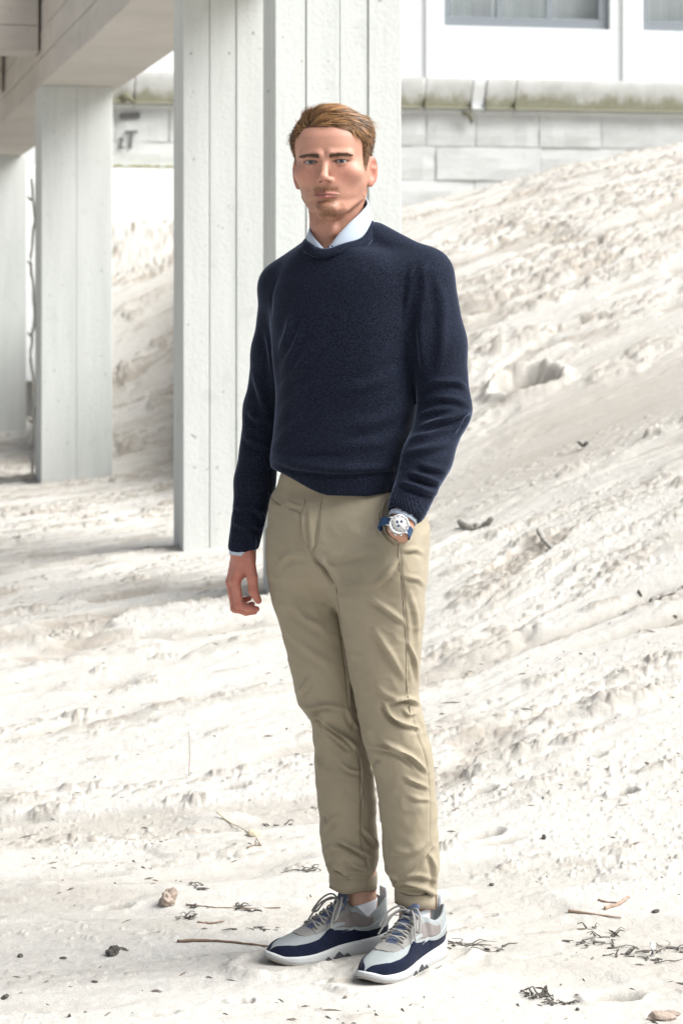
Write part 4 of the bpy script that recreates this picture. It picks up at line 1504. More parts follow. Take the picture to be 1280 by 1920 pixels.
# eyebrows: short strands lying along the brow
for sx in (-1, 1):
    V = []; Q = []; C = []; n0 = 0
    for i in range(230):
        t = r2.random(); ax_ = 10 + 42 * t
        bz = 9.6 + 3.6 * math.sin(min(1, t) * 2.5) - 0.03 * max(0, ax_ - 36) + r2.normal(0, 2.1 * (1 - 0.6 * t))
        # stand on the skin: nearest head vertex in front
        d = (hv[:, 0] - sx * ax_) ** 2 + (hv[:, 2] - bz) ** 2 + np.where(hv[:, 1] < -40, 0, 1e6)
        k = int(d.argmin()); p = hv[k] + hn_local[k] * 0.4
        L = r2.uniform(4.5, 7)
        dirv = np.array([sx * 0.95, 0.35 * t, 0.42 - 0.62 * t]) + r2.normal(0, .08, 3)
        dirv -= hn_local[k] * np.dot(dirv, hn_local[k]) * 0.9; dirv /= np.linalg.norm(dirv)
        pts = [p, p + dirv * L * .5 + hn_local[k] * .7, p + dirv * L]
        sdv = np.cross(dirv, hn_local[k]) * 0.36
        V += [pts[0] - sdv, pts[0] + sdv, pts[1] - sdv, pts[1] + sdv, pts[2] - sdv * .2, pts[2] + sdv * .2]
        Q += [[n0, n0 + 1, n0 + 3, n0 + 2], [n0 + 2, n0 + 3, n0 + 5, n0 + 4]]
        col = np.array([.065, .036, .02]) * r2.uniform(.6, 1.4)
        C += [col] * 6; n0 += 6
    wmesh('eyebrow', head_world(np.array(V)), np.array(Q), M['hair'], None, {'tint': np.array(C)})
# ------------------------------------------------------------------ jumper
print('jumper')
L_SH, L_EL, L_WR = W(797, 522, 5.165), W(833, 768, 5.155), W(764, 950, 5.065)
R_SH, R_EL, R_WR = W(536, 548, 5.300), W(501, 770, 5.360), W(454, 1040, 5.290)
NECK_C = np.array([-.006, 5.207, 0.0])
LAT = np.array([math.cos(PSI), -math.sin(PSI), 0]); FRO = np.array([-math.sin(PSI), -math.cos(PSI), 0])


def ring_z(th): return 1.583 - .047 * np.cos(th) + .0245 * np.sin(th)      # neckline height, th from the front towards his left


def px_stack(rows, Y, b, yaw, n):
    """Sections from picture rows (y, left, right): half widths solved for a turned superellipse of half depth b."""
    zs, cx, a = [], [], []
    for (py, l, r) in rows:
        z = HC - (py - HOR) / F_PX * Y
        zs.append(z); cx.append(((l + r) / 2 - 640) / F_PX * Y)
        a.append((r - l) / 2 / F_PX * Y)
    zs = np.array(zs); a = np.array(a); bb = np.interp(zs, sorted(b), [b[k] for k in sorted(b)])
    aa = np.sqrt(np.maximum(a ** 2 - (bb * math.sin(yaw)) ** 2, .0016)) / math.cos(yaw)
    return zs, np.array(cx), aa, bb


TR = [(446, 588, 694), (462, 566, 722), (478, 548, 764), (495, 531, 790), (515, 520, 800), (545, 512, 800), (600, 508, 792), (660, 514, 784),
      (720, 519, 782), (775, 518, 776), (820, 514, 768), (862, 509, 762), (884, 511, 758), (896, 513, 756), (915, 514, 754), (940, 516, 752)]
tz, tcx, ta, tb = px_stack(TR, 5.225, {.99: .104, 1.05: .108, 1.10: .112, 1.2: .108, 1.33: .118, 1.42: .122, 1.49: .116, 1.53: .104, 1.56: .088, 1.60: .06}, PSI, 2.3)


def hem_z(G):
    """The hem rises on his right side."""
    return W(0, 931, 5.12)[2] + .052 * sstep(-.02, -.165, G[0]) + .006 * sstep(.04, .12, G[0])


def jumper_sdf(G):
    d = stack(G, tz, tcx, 5.228, ta, tb, 2.35, PSI)
    Z = G[2]
    k = np.interp(Z, [1.0, 1.30, 1.38, 1.46, 1.55], [.004, .006, .016, .035, .04]).astype(np.float32)
    la = chain(G, [L_SH, L_SH * .5 + L_EL * .5 + [.004, 0, 0], L_EL, L_EL * .5 + L_WR * .5 + [.002, -.002, 0], L_WR], [.060, .0605, .0550, .0510, .043], .02)
    ra = chain(G, [R_SH, R_SH * .5 + R_EL * .5, R_EL, R_EL * .5 + R_WR * .5, R_WR], [.058, .053, .050, .043, .033], .02)
    d = smin(d, la, k)
    d = smin(d, ra, k)
    # shoulders run up to the neck
    d = smin(d, cap(G, W(700, 452, 5.21), W(793, 512, 5.168), .043, .053), .03)
    d = smin(d, cap(G, W(585, 486, 5.26), W(532, 535, 5.30), .040, .050), .03)
    # open ends: cuffs, hem, neck
    v = L_WR - L_EL; v = v / np.linalg.norm(v); e = W(751, 977, 5.052)
    s = (G[0] - e[0]) * v[0] + (G[1] - e[1]) * v[1] + (G[2] - e[2]) * v[2]
    lwin = (np.abs(G[0] - e[0]) < .1) & (np.abs(Z - e[2]) < .12) & (G[1] < 5.19)
    nb = np.array([math.cos(.42), 0, -math.sin(.42)])
    d = np.where(lwin & (la < .03) & (s > -.03), np.maximum(la, s), d)
    d = np.maximum(d, -cap(G, e - v * .02, e + v * .06, .0325, .034))
    e2 = W(455, 1031, 5.292)
    rwin = (G[0] < W(503, 0, 5.3)[0]) & (Z < 1.12)
    d = np.where(rwin, np.maximum(d, e2[2] + .012 * (G[1] - e2[1]) / .03 * 0 - Z + .10 * np.abs(G[0] - e2[0] + .006) - .004), d)
    d = np.maximum(d, -cap(G, e2 + [0, 0, -.004], e2 - [0, 0, .06], .0235, .0275))
    body = stack(G, tz, tcx, 5.228, ta - .010, tb - .010, 2.35, PSI)
    hz = hem_z(G)
    inb = (body < .03) & ~((la < .004) & (Z < 1.06) & (G[1] < 5.14)) & ~((ra < .006) & (Z < 1.1))
    d = np.where(inb & (Z < hz + .02), np.maximum(d, hz - Z), d)
    x = G[0] - NECK_C[0]; y = G[1] - NECK_C[1]
    lx = x * LAT[0] + y * LAT[1]; fy = x * FRO[0] + y * FRO[1]
    th = np.arctan2(lx, fy)
    rr = np.sqrt((lx / .0735) ** 2 + (fy / .0662) ** 2)
    d = smax(d, np.minimum((1 - rr) * .07, Z - 1.44), .003)
    return d


v, q = nets(jumper_sdf, (-.275, 5.0, .87), (.31, 5.47, 1.66), .0042)
v = relax(v, q, 4, .5)
nn = vnormals(v, q)
JF = [
    # seams of the set-in sleeves
    ([(806, 480), (782, 500), (766, 530), (757, 570), (752, 620)], -.0030, 2.2, 0),
    ([(520, 520), (508, 560), (508, 600)], -.002, 2.2, 0),
    # welt over the hem
    ([(511, 870), (560, 886), (640, 892), (700, 890), (748, 884)], -.0042, 3.2, 0),
    ([(512, 858), (560, 872), (640, 880), (700, 878), (748, 872)], .0045, 8, .0),
    ([(560, 862), (600, 852), (650, 856)], -.003, 5, 0),
    # body drapes
    ([(525, 660), (540, 625), (546, 590)], .005, 7, .5), ([(531, 700), (552, 650), (566, 615)], .004, 8, .5),
    ([(522, 745), (560, 690), (600, 640)], .0035, 10, .5), ([(520, 800), (560, 735), (620, 660)], .003, 12, .5),
    ([(750, 690), (700, 720), (640, 735)], .003, 11, .5), ([(768, 745), (720, 785), (660, 800)], .003, 11, .5),
    ([(756, 800), (710, 830), (640, 838)], .003, 10, .5), ([(515, 835), (550, 800), (580, 770)], .003, 9, .5),
    # sleeve on the right of the picture
    ([(773, 500), (766, 535), (762, 580)], .0022, 4.5, .6), ([(792, 492), (795, 540), (790, 600)], .0018, 7, .6), ([(818, 520), (830, 580), (828, 640), (822, 700)], .0030, 9, .6),
    ([(786, 560), (790, 640), (796, 700)], .004, 8, .5),
    ([(785, 728), (815, 716), (852, 716), (872, 728)], .0045, 5, .8), ([(783, 752), (815, 745), (850, 748), (876, 758)], .004, 5, .8),
    ([(790, 800), (820, 790), (850, 782), (878, 772)], .006, 5, .9), ([(788, 778), (815, 770), (845, 764)], .004, 5, .7),
    ([(850, 812), (864, 790), (876, 775)], .004, 4, .6),
    ([(762, 850), (800, 842), (845, 830)], .004, 6, .6), ([(768, 822), (805, 815), (850, 800)], .003, 6, .6),
    ([(768, 888), (795, 896), (824, 906)], .0075, 4.5, .9), ([(752, 905), (775, 912), (800, 922), (822, 926)], .006, 5, .7), ([(785, 872), (805, 876), (836, 882)], .005, 4.5, .8),
    ([(742, 905), (738, 930), (730, 955)], .004, 5, .5),
    # sleeve on the left
    ([(500, 620), (510, 670), (514, 730)], .005, 7, .5), ([(478, 700), (490, 740), (500, 780)], .004, 7, .5),
    ([(466, 770), (484, 785), (506, 785)], .004, 6, .7), ([(458, 815), (478, 830), (506, 838)], .003, 6, .6),
    ([(436, 946), (452, 952), (470, 950)], .004, 5, .8), ([(476, 955), (488, 965), (494, 985)], .006, 4, .8), ([(470, 985), (486, 992), (490, 1000)], .004, 4, .8),
    ([(434, 975), (450, 985), (465, 990)], .003, 5, .6), ([(470, 1000), (474, 1015), (474, 1028)], .004, 5, .6)]
JF = [(p, a_ * 1.45, w_, v_) for p, a_, w_, v_ in JF]
v = folds(v, nn, JF, 5.15)
nn = vnormals(v, q)
big = fbm(v[:, 0] * 9 + 3 * v[:, 1], v[:, 2] * 7, 77, 3)
v = v + nn * (.0022 * big)[:, None]
v = relax(v, q, 1, .4)
ly = (v - NECK_C) @ LAT
dl = ((v - L_WR) @ ((L_WR - L_EL) / np.linalg.norm(L_WR - L_EL)))
isl = (v[:, 1] < 5.14) & (v[:, 2] < 1.12) & (ly > .10)
isr = (v[:, 0] < W(503, 0, 5.3)[0]) & (v[:, 2] < 1.12)
hb = (v[:, 2] < hem_z([v[:, 0]]) + .040) & ~isl & ~isr
cfl = (isl & (dl > -.01)) | (isr & (v[:, 2] < W(0, 968, 5.3)[2]))
rib = np.zeros((len(v), 3), np.float32); rib[:, 0] = (hb | cfl) * 1.0
rib[:, 1] = np.where(isr, (v[:, 0] + .3) * 3.2, np.where(isl, ly * 3.2 + 1.0 * v[:, 2], ly * 3.2 + 1.5))
jumper = wmesh('jumper', v, q, M['knit'], None, {'rib': rib})

# ribbed neck band, standing on the edge of the neck opening
lx_ = (v - NECK_C) @ LAT; fy_ = (v - NECK_C) @ FRO
rr_ = np.sqrt((lx_ / .0735) ** 2 + (fy_ / .0662) ** 2)
am = (rr_ < 1.12) & (rr_ > .9) & (v[:, 2] > 1.47)
tt_ = np.arctan2(lx_[am] / .0735, fy_[am] / .0662); zz_ = v[am, 2]
bins = np.linspace(-math.pi, math.pi, 61); ctr = (bins[1:] + bins[:-1]) / 2
mx = np.array([np.percentile(zz_[(tt_ >= a) & (tt_ < b)], 92) if ((tt_ >= a) & (tt_ < b)).any() else np.nan for a, b in zip(bins[:-1], bins[1:])])
ok = ~np.isnan(mx)
mx = np.interp(ctr, ctr[ok], mx[ok], period=2 * math.pi)
for _ in range(14): mx = (np.roll(mx, 1) + 2 * mx + np.roll(mx, -1)) / 4
print('neck', mx[::10])
def ring_z(t): return np.interp(t, ctr, mx, period=2 * math.pi)
th = np.linspace(-math.pi, math.pi, 260, endpoint=False)
nr_b = 9
Vb = []
for i, t in enumerate(th):
    c = NECK_C + LAT * .0750 * math.sin(t) + FRO * .0682 * math.cos(t) + np.array([0, 0, ring_z(t) + .0020 - .003 * max(0, math.cos(t))])
    o = LAT * math.sin(t) + FRO * math.cos(t)
    rib = .0006 * (1 if (i % 2) else -1)
    sl = np.array([0, 0, 1.]) * (0.86) - o * .5
    for j in range(nr_b):
        a = 2 * math.pi * j / nr_b
        Vb.append(c + o * (.0048 + rib) * math.cos(a) + sl * .0125 * math.sin(a) + o * .002)
Qb = [[i * nr_b + j, i * nr_b + (j + 1) % nr_b, ((i + 1) % 260) * nr_b + (j + 1) % nr_b, ((i + 1) % 260) * nr_b + j] for i in range(260) for j in range(nr_b)]
wmesh('neck_band', np.array(Vb), np.array(Qb), M['knit'], jumper)

# ------------------------------------------------------------------ shirt: collar leaves, cuff edges, small navy buttons
def leaf(side):
    ts = np.linspace(0, 1, 26)
    V = []
    nv = 7
    for t in ts:
        thv = side * (math.pi - t * (math.pi - .10))           # from the nape to the front
        o = LAT * math.sin(thv) + FRO * math.cos(thv)
        zt = np.interp(t, [0, .3, .55, .75, .9, 1.0], [1.668, 1.662, 1.640 if side > 0 else 1.606, 1.612 if side > 0 else 1.587, 1.584 if side > 0 else 1.568, 1.558 if side > 0 else 1.552])
        rt = np.interp(t, [0, .5, .8, 1], [.060, .0635, .061, .060])
        zb = ring_z(thv) - .016
        rb_ = np.interp(t, [0, .5, 1], [.068, .0705, .0640])
        c0 = NECK_C + np.array([0, .004, 0])
        for k in range(nv):
            s = k / (nv - 1)
            r_ = rt + (rb_ - rt) * s + .0055 * math.sin(s * math.pi) + (.0015 if k in (0,) else 0)
            V.append(c0 + o * r_ * np.array([1, 1, 1]) + np.array([0, 0, zt + (zb - zt) * s]))
    n = len(ts)
    Q = [[i * nv + k, i * nv + k + 1, (i + 1) * nv + k + 1, (i + 1) * nv + k] for i in range(n - 1) for k in range(nv - 1)]
    # thickness: an inner copy
    V = np.array(V); cen = NECK_C.copy()
    inn = V.copy(); rad = V[:, :2] - cen[:2]; inn[:, :2] -= rad / np.linalg.norm(rad, axis=1)[:, None] * .0028
    m = len(V)
    Q2 = [[a + m, d + m, c + m, b + m] for a, b, c, d in Q]
    E = [[i * nv, (i + 1) * nv, (i + 1) * nv + m, i * nv + m] for i in range(n - 1)]
    E += [[(n - 1) * nv + k, (n - 1) * nv + k + m, (n - 1) * nv + k + 1 + m, (n - 1) * nv + k + 1] for k in range(nv - 1)]
    return np.vstack([V, inn]), np.array(Q + Q2 + E)


shirt = None
for sd_ in (1, -1):
    v, q = leaf(sd_)
    o = wmesh('shirt_collar' if shirt is None else 'collar_leaf', v, q, M['shirt'], shirt)
    if shirt is None: shirt = o
for (px, py, Y) in ((590.5, 463.5, 5.118), (616, 462, 5.112), (622, 461, 5.112)):
    c = W(px, py, Y)
    mb = MB().tube([c, c + [-.0003, -.0022, .0002]], [.0023, .0019], 12, up=(0, 0, 1))
    wear(mb.build('button', M['navy_dot'], None, True), shirt)


def cuff(c0, c1, r0, r1, name):
    """A thin tube edge of shirt sleeve showing past the jumper."""
    c0 = np.array(c0); c1 = np.array(c1); ax = (c1 - c0) / np.linalg.norm(c1 - c0)
    u = np.cross(ax, [0, 1, 0]); u /= np.linalg.norm(u); w_ = np.cross(ax, u)
    seg = 40; prof = [(0, r0), (.5, (r0 + r1) / 2 + .0006), (1, r1), (1.0, r1 - .0022), (.4, r0 - .003)]
    V = [c0 + (c1 - c0) * s + r * (math.cos(2 * math.pi * j / seg) * u + math.sin(2 * math.pi * j / seg) * w_) for s, r in prof for j in range(seg)]
    m = len(prof)
    Q = [[i * seg + j, i * seg + (j + 1) % seg, (i + 1) * seg + (j + 1) % seg, (i + 1) * seg + j] for i in range(m - 1) for j in range(seg)]
    return wmesh(name, np.array(V), np.array(Q), M['shirt'])


cuff(W(456, 1022, 5.291), W(454.5, 1041, 5.290), .0282, .0296, 'shirt_cuff')
vdir = (L_WR - L_EL) / np.linalg.norm(L_WR - L_EL)
cuff(W(757, 966, 5.057), W(757, 966, 5.057) + vdir * .011, .0300, .0303, 'shirt_cuff')

# ------------------------------------------------------------------ chinos
print('chinos')
PYAW = math.radians(22)
HIP = [(885, 530, 738), (912, 522, 748), (930, 512, 774), (950, 506, 791), (975, 506, 796), (1010, 507, 796), (1050, 508, 792), (1080, 512, 788), (1105, 530, 770), (1125, 565, 735)]
hz_, hcx, ha, hb = px_stack(HIP, 5.225, {.79: .03, .815: .07, .85: .105, .9: .122, .98: .117, 1.01: .104, 1.04: .092}, PYAW, 2.4)
RL = [(1000, 507, 612), (1040, 506, 622), (1080, 505, 632), (1110, 505, 640), (1150, 517, 650), (1190, 528, 658), (1230, 538, 666), (1280, 550, 674), (1318, 558, 680), (1332, 566, 682), (1346, 578, 684), (1365, 583, 686), (1400, 587, 690),
      (1440, 590, 697), (1480, 594, 703), (1530, 598, 704), (1575, 602, 707), (1605, 605, 709), (1622, 609, 708), (1634, 612, 704), (1642, 618, 700), (1650, 622, 698), (1656, 623, 698)]
LL = [(1000, 655, 796), (1040, 645, 795), (1070, 632, 794), (1100, 622, 794), (1130, 627, 796), (1170, 638, 794), (1220, 648, 790), (1270, 657, 786), (1300, 662, 784.5), (1322, 666, 789), (1345, 670, 794), (1390, 680, 803), (1420, 690, 809),
      (1460, 703, 815), (1500, 709, 819), (1540, 714, 822), (1590, 718, 823.5), (1625, 721, 823), (1650, 730, 820), (1664, 738, 818), (1673, 744, 814), (1682, 746, 812), (1688, 746, 812)]


def leg_stack(rows, ytop, ybot):
    zs, cx, cy, a = [], [], [], []
    for (py, l, r) in rows:
        t = (py - rows[0][0]) / (rows[-1][0] - rows[0][0])
        Y = ytop + (ybot - ytop) * t - .012 * math.sin(min(1, t * 1.7) * math.pi)       # the knee stands a little forward
        z = HC - (py - HOR) / F_PX * Y
        zs.append(z); cx.append(((l + r) / 2 - 640) / F_PX * Y); cy.append(Y); a.append((r - l) / 2 / F_PX * Y)
    a = np.array(a)
    return zs, cx, cy, a, a * np.interp(zs, [.1, .5, .85], [1.04, 1.10, 1.22])


RS = leg_stack(RL, 5.285, AN_R[1] + .004); LS = leg_stack(LL, 5.185, AN_L[1] + .004)


def chino_sdf(G):
    d = stack(G, hz_, hcx, 5.235, ha, hb, 2.5, PYAW)
    r = stack(G, RS[0], RS[1], RS[2], RS[3], RS[4], 2.25)
    l = stack(G, LS[0], LS[1], LS[2], LS[3], LS[4], 2.25)
    lg = smin(r, l, np.interp(G[2], [.2, .70, .86], [.0015, .002, .012]).astype(np.float32))
    d = smin(d, lg, .03)
    # the pocket the hand goes into bulges
    d = smin(d, chain(G, [W(742, 1010, 5.075), W(735, 1060, 5.09), W(735, 1105, 5.12)], [.036, .043, .028], .02), .05)
    # room for the wrist at the pocket mouth
    d = smax(d, -cap(G, W(754, 958, 5.035), W(750, 982, 5.035), .035, .025), .006)
    # trouser ends are hollow
    for an, zt in ((AN_R, RS[0][-1]), (AN_L, LS[0][-1])):
        d = np.maximum(d, -cap(G, an + [0, .004, zt - .06], an + [0, .004, zt + .025], .040, .038))
    return d


v, q = nets(chino_sdf, (-.20, 5.0, .11), (.24, 5.48, 1.08), .0032)
v = relax(v, q, 4, .5)
nn = vnormals(v, q)
CF = [
    # fly and front
    ([(571, 932), (566, 970), (570, 1010), (582, 1046)], .0028, 2.4, 0), ([(598, 936), (594, 975), (590, 1015), (588, 1048)], -.0022, 2.0, 0), ([(580, 950), (582, 990), (586, 1030)], .0022, 6, 0),
    ([(588, 1046), (606, 1068), (622, 1096)], -.006, 3.5, 0), ([(600, 1050), (620, 1066), (640, 1100)], .005, 6, .4),
    ([(536, 950), (556, 958), (570, 966)], -.003, 3, 0), ([(540, 940), (556, 948), (570, 952)], .003, 4, 0),
    ([(600, 1050), (640, 1042), (690, 1030)], .003, 8, .6), ([(630, 1098), (680, 1098), (712, 1092)], .0008, 8, .5), ([(520, 1060), (545, 1040), (575, 1040)], .003, 8, .5),
    # pocket mouth
    ([(728, 932), (717, 958), (717, 982), (728, 1002), (746, 1016)], .0045, 3.0, .9), ([(716, 940), (706, 965), (706, 990), (716, 1010)], -.0025, 3, 0), ([(504, 930), (512, 940), (522, 944)], -.003, 2.5, 0),
    # outseam
    ([(749, 1022), (751, 1060), (757, 1120), (763, 1200), (765, 1290)], -.0026, 1.9, 0), ([(765, 1290), (780, 1370), (796, 1420), (806, 1500), (806, 1600)], -.0018, 1.8, 0),
    # drag lines of the pocket and thigh
    ([(700, 1098), (722, 1080), (745, 1050)], .005, 7, .6), ([(755, 1032), (775, 1030), (795, 1040)], .005, 4.5, .9), ([(758, 1080), (780, 1085), (797, 1100)], .004, 5, .6), ([(752, 1008), (770, 985), (790, 960)], .004, 7, .6),
    ([(692, 1118), (724, 1140), (756, 1166)], .0055, 6, .6), ([(700, 1176), (722, 1210), (756, 1270)], .005, 7, .6), ([(705, 1285), (722, 1300), (746, 1312)], .003, 6, .5), ([(764, 1100), (780, 1160), (786, 1220)], .003, 6, .5),
    ([(765, 1205), (778, 1240), (783, 1280)], .004, 4, .7),
    # knee on the right
    ([(720, 1318), (732, 1340), (752, 1354), (786, 1366)], .0080, 4.6, .9), ([(730, 1318), (760, 1310), (789, 1322)], .0075, 4.4, .9), ([(755, 1330), (768, 1340), (780, 1338)], .004, 4, .5),
    ([(714, 1388), (738, 1400), (768, 1416), (801, 1448)], .0075, 5, .8), ([(690, 1398), (732, 1406), (756, 1418), (778, 1438)], .006, 5, .8), ([(672, 1350), (690, 1370), (700, 1395)], .004, 6, .5),
    ([(758, 1456), (778, 1466), (803, 1478)], .0045, 5, .7), ([(765, 1490), (785, 1498), (808, 1500)], .003, 5, .6), ([(694, 1450), (700, 1430), (712, 1425)], -.005, 4, 0),
    ([(790, 1345), (800, 1370), (806, 1400)], .003, 5, .5), ([(716, 1560), (726, 1580), (730, 1600)], -.003, 5, 0),
    # lower leg and bunching on the right
    ([(764, 1638), (786, 1616), (810, 1588)], .0050, 3.6, .7), ([(720, 1628), (734, 1640), (748, 1652)], .006, 4.5, .8), ([(735, 1592), (765, 1598), (800, 1580)], .0035, 8, .5),
    ([(732, 1662), (760, 1654), (790, 1662), (818, 1680)], .0085, 5, .9), ([(745, 1672), (775, 1672), (812, 1684)], -.005, 3, 0), ([(750, 1645), (780, 1640), (815, 1650)], .004, 5, .6), ([(806, 1600), (814, 1630), (812, 1660)], .004, 5, .6),
    # inseam on the left leg
    ([(628, 1100), (637, 1160), (645, 1225), (655, 1300), (662, 1372)], .0024, 1.8, .9), ([(670, 1396), (678, 1440), (679, 1500), (677, 1560)], .0028, 2.0, .9), ([(680, 1590), (690, 1610), (694, 1638)], .0025, 2, .8),
    # left leg: thigh drapes, knee, shin
    ([(545, 1130), (575, 1160), (610, 1180)], .004, 9, .5), ([(535, 1180), (580, 1220), (620, 1245)], .003, 10, .5), ([(560, 1300), (572, 1285), (580, 1270)], .005, 6, .5),
    ([(556, 1318), (580, 1328), (610, 1322), (640, 1326)], .0060, 6, .9), ([(580, 1352), (590, 1350), (600, 1362)], -.008, 4, 0), ([(578, 1346), (592, 1342), (606, 1352)], .006, 3.5, 0),
    ([(606, 1354), (630, 1370), (652, 1386), (668, 1402)], .0080, 4.4, .9), ([(612, 1375), (640, 1398), (655, 1408)], -.004, 4, 0), ([(652, 1330), (660, 1352), (672, 1366)], .004, 5, .6),
    ([(640, 1432), (658, 1444), (676, 1448)], .004, 4.5, .7), ([(592, 1420), (602, 1440), (606, 1470)], .004, 6, .5), ([(598, 1520), (610, 1536), (624, 1548)], -.004, 5, 0), ([(604, 1556), (618, 1540), (636, 1530)], .004, 7, .5),
    ([(682, 1420), (694, 1440), (700, 1470)], .003, 5, .4),
    ([(632, 1572), (650, 1582), (672, 1594), (692, 1606)], .0085, 5, .9), ([(678, 1552), (694, 1570), (710, 1590)], .0065, 5, .8), ([(602, 1600), (620, 1590), (640, 1592)], .004, 6, .6),
    ([(606, 1622), (624, 1624), (644, 1634), (656, 1646)], .0080, 3.8, .9), ([(612, 1634), (630, 1634), (648, 1644)], -.006, 3, 0), ([(650, 1616), (672, 1626), (700, 1630)], .005, 5, .8), ([(640, 1640), (670, 1642), (700, 1640)], -.003, 3, 0)]
CF = [(p, a_ * 1.25, w_ * .78, v_) for p, a_, w_, v_ in CF]
v = folds(v, nn, CF, 5.2)
nn = vnormals(v, q)
low = sstep(.95, .3, v[:, 2])
v = v + nn * ((.0016 + .002 * low) * fbm(v[:, 0] * 16 + 4 * v[:, 1], v[:, 2] * 11, 177, 3) + .0016 * low * fbm(v[:, 0] * 40, v[:, 2] * 34, 187, 2) + .0009 * (1 - np.abs(fbm(v[:, 0] * 26 + v[:, 2] * 9, v[:, 2] * 30, 197, 2)) * 3))[:, None]
v = relax(v, q, 1, .35)
pants = wmesh('chinos', v, q, M['chino'])
# stitched seams lying on the cloth
ppx = 640 + v[:, 0] / v[:, 1] * F_PX; ppy = HOR - (v[:, 2] - HC) / v[:, 1] * F_PX
fr_ = np.nonzero(vnormals(v, q)[:, 1] < .1)[0]
M['thread'] = plain('khaki_seam', (0.21, 0.18, 0.135), 0.85, 0.2, .2, 500, .3)


def on_cloth(px, py):
    d = (ppx[fr_] - px) ** 2 + (ppy[fr_] - py) ** 2
    k = fr_[np.argsort(d)[:12]]
    return v[k[np.argmin(v[k, 1])]]


def seam(path, r, name, lift=.0004):
    t = np.linspace(0, 1, 40); s = np.linspace(0, 1, len(path)); path = np.array(path, float)
    P = np.array([on_cloth(a, b) for a, b in zip(pchip(t, s, path[:, 0]), pchip(t, s, path[:, 1]))])
    for _ in range(3): P[1:-1] = (P[:-2] + 2 * P[1:-1] + P[2:]) / 4
    P[:, 1] -= lift
    wear(MB().tube(P, r, 6, flat=.8).build(name, M['thread'], None, True), pants)


seam([(727, 934), (717, 958), (717, 982), (728, 1002), (745, 1018)], .0020, 'pocket_welt', .0012)
seam([(722, 936), (711, 960), (711, 986), (723, 1008), (741, 1024)], .0007, 'pocket_stitch')
seam([(505, 931), (513, 940), (524, 946)], .0016, 'pocket_welt', .001)
seam([(600, 936), (597, 975), (593, 1012), (583, 1040)], .0008, 'fly_stitch')
seam([(571, 934), (567, 972), (571, 1010), (583, 1044), (604, 1066), (622, 1094)], .0013, 'fly_seam')
seam([(749, 1022), (752, 1070), (757, 1120), (763, 1200), (765, 1290), (772, 1335)], .0011, 'outseam')
seam([(628, 1104), (637, 1160), (645, 1225), (655, 1300), (662, 1372)], .0012, 'inseam')
seam([(668, 1392), (677, 1440), (678, 1500), (677, 1560), (682, 1600), (690, 1634)], .0012, 'inseam')
M['selvedge'] = plain('brown_hem_edge', (0.13, 0.055, 0.035), 0.8, 0.2, .1, 100, .1)


def turnup(an, z0, z1, cx, a, b, tilt, seam, rust):
    """A folded-up trouser hem with thickness; seam: angle of the side seam."""
    seg = 64
    prof = [(0.0, 1.0), (0.5, 1.02), (0.93, 1.015), (1.0, 1.0), (1.0, .93), (.5, .92), (0.0, .94)]
    V = []
    for s, k in prof:
        for j in range(seg):
            t = 2 * math.pi * j / seg
            ir = 1 + .012 * math.sin(3 * t + 1) + .01 * math.sin(5 * t)
            V.append([cx + a * k * ir * math.cos(t), an[1] + .004 + b * k * ir * math.sin(t), z0 + (z1 - z0) * s + tilt * math.cos(t) + .002 * math.sin(4 * t)])
    m = len(prof)
    Q = [[i * seg + j, i * seg + (j + 1) % seg, ((i + 1) % m) * seg + (j + 1) % seg, ((i + 1) % m) * seg + j] for i in range(m) for j in range(seg)]
    o = wmesh('turn_up', np.array(V), np.array(Q), M['chino'], pants)
    # stitched lower edge and seam flap
    P = [[cx + a * 1.0 * math.cos(t), an[1] + .004 + b * .985 * math.sin(t), z0 + tilt * math.cos(t) + .0008 + .002 * math.sin(4 * t)] for t in np.linspace(math.pi, 2 * math.pi, 24)]
    mb = MB().tube(P, .0009, 6)
    wear(mb.build('hem_edge', M['selvedge'], None, True), pants)
    c = np.array([cx + a * 1.02 * math.cos(seam), an[1] + .004 + b * 1.02 * math.sin(seam), 0])
    tn = np.array([-math.sin(seam), math.cos(seam), 0]); out = np.array([math.cos(seam), math.sin(seam), 0])
    mb = MB().box(c - tn * .0016 - out * .001 + [0, 0, z0 + tilt * math.cos(seam)], tn * .0032, out * .0022, [0, 0, (z1 - z0) * .98], .0008)
    wear(mb.build('turn_up_seam', M['selvedge'] if rust else M['chino'], None), pants)


turnup(AN_R, W(0, 1673, 5.32)[2], W(0, 1645, 5.32)[2], W(661.5, 0, AN_R[1])[0], 44.5 / F_PX * 5.36, .0560, -.0005, math.radians(-52), False)
turnup(AN_L, W(0, 1704, 5.25)[2], W(0, 1677, 5.25)[2], W(779, 0, AN_L[1])[0], 39.5 / F_PX * 5.28, .0510, -.004, math.radians(-22), True)

# ------------------------------------------------------------------ wrist watch
wc = W(747, 984, 5.0085)
ax_f = vdir                                                     # along the forearm
wn_ = np.array([.10, -1.0, .12]); wn_ -= ax_f * (wn_ @ ax_f); wn_ /= np.linalg.norm(wn_)
wu = np.cross(wn_, ax_f)                                         # across the wrist
M['steel'] = plain('polished_steel', (0.62, 0.62, 0.63), 0.22, 0.5, .05, 50, 0, 1.0)
M['dial'] = plain('silver_dial', (0.40, 0.40, 0.39), 0.4, 0.4, .04, 200, 0)
M['strap'] = plain('blue_leather', (0.012, 0.045, 0.11), 0.55, 0.4, .2, 120, .2)


def disc(c, n, r, h, seg=40, bev=0.0):
    n = n / np.linalg.norm(n)
    return MB().tube([c, c + n * (h * .25), c + n * (h * .85), c + n * h], [r, r, r, r * (1 - bev)], seg)


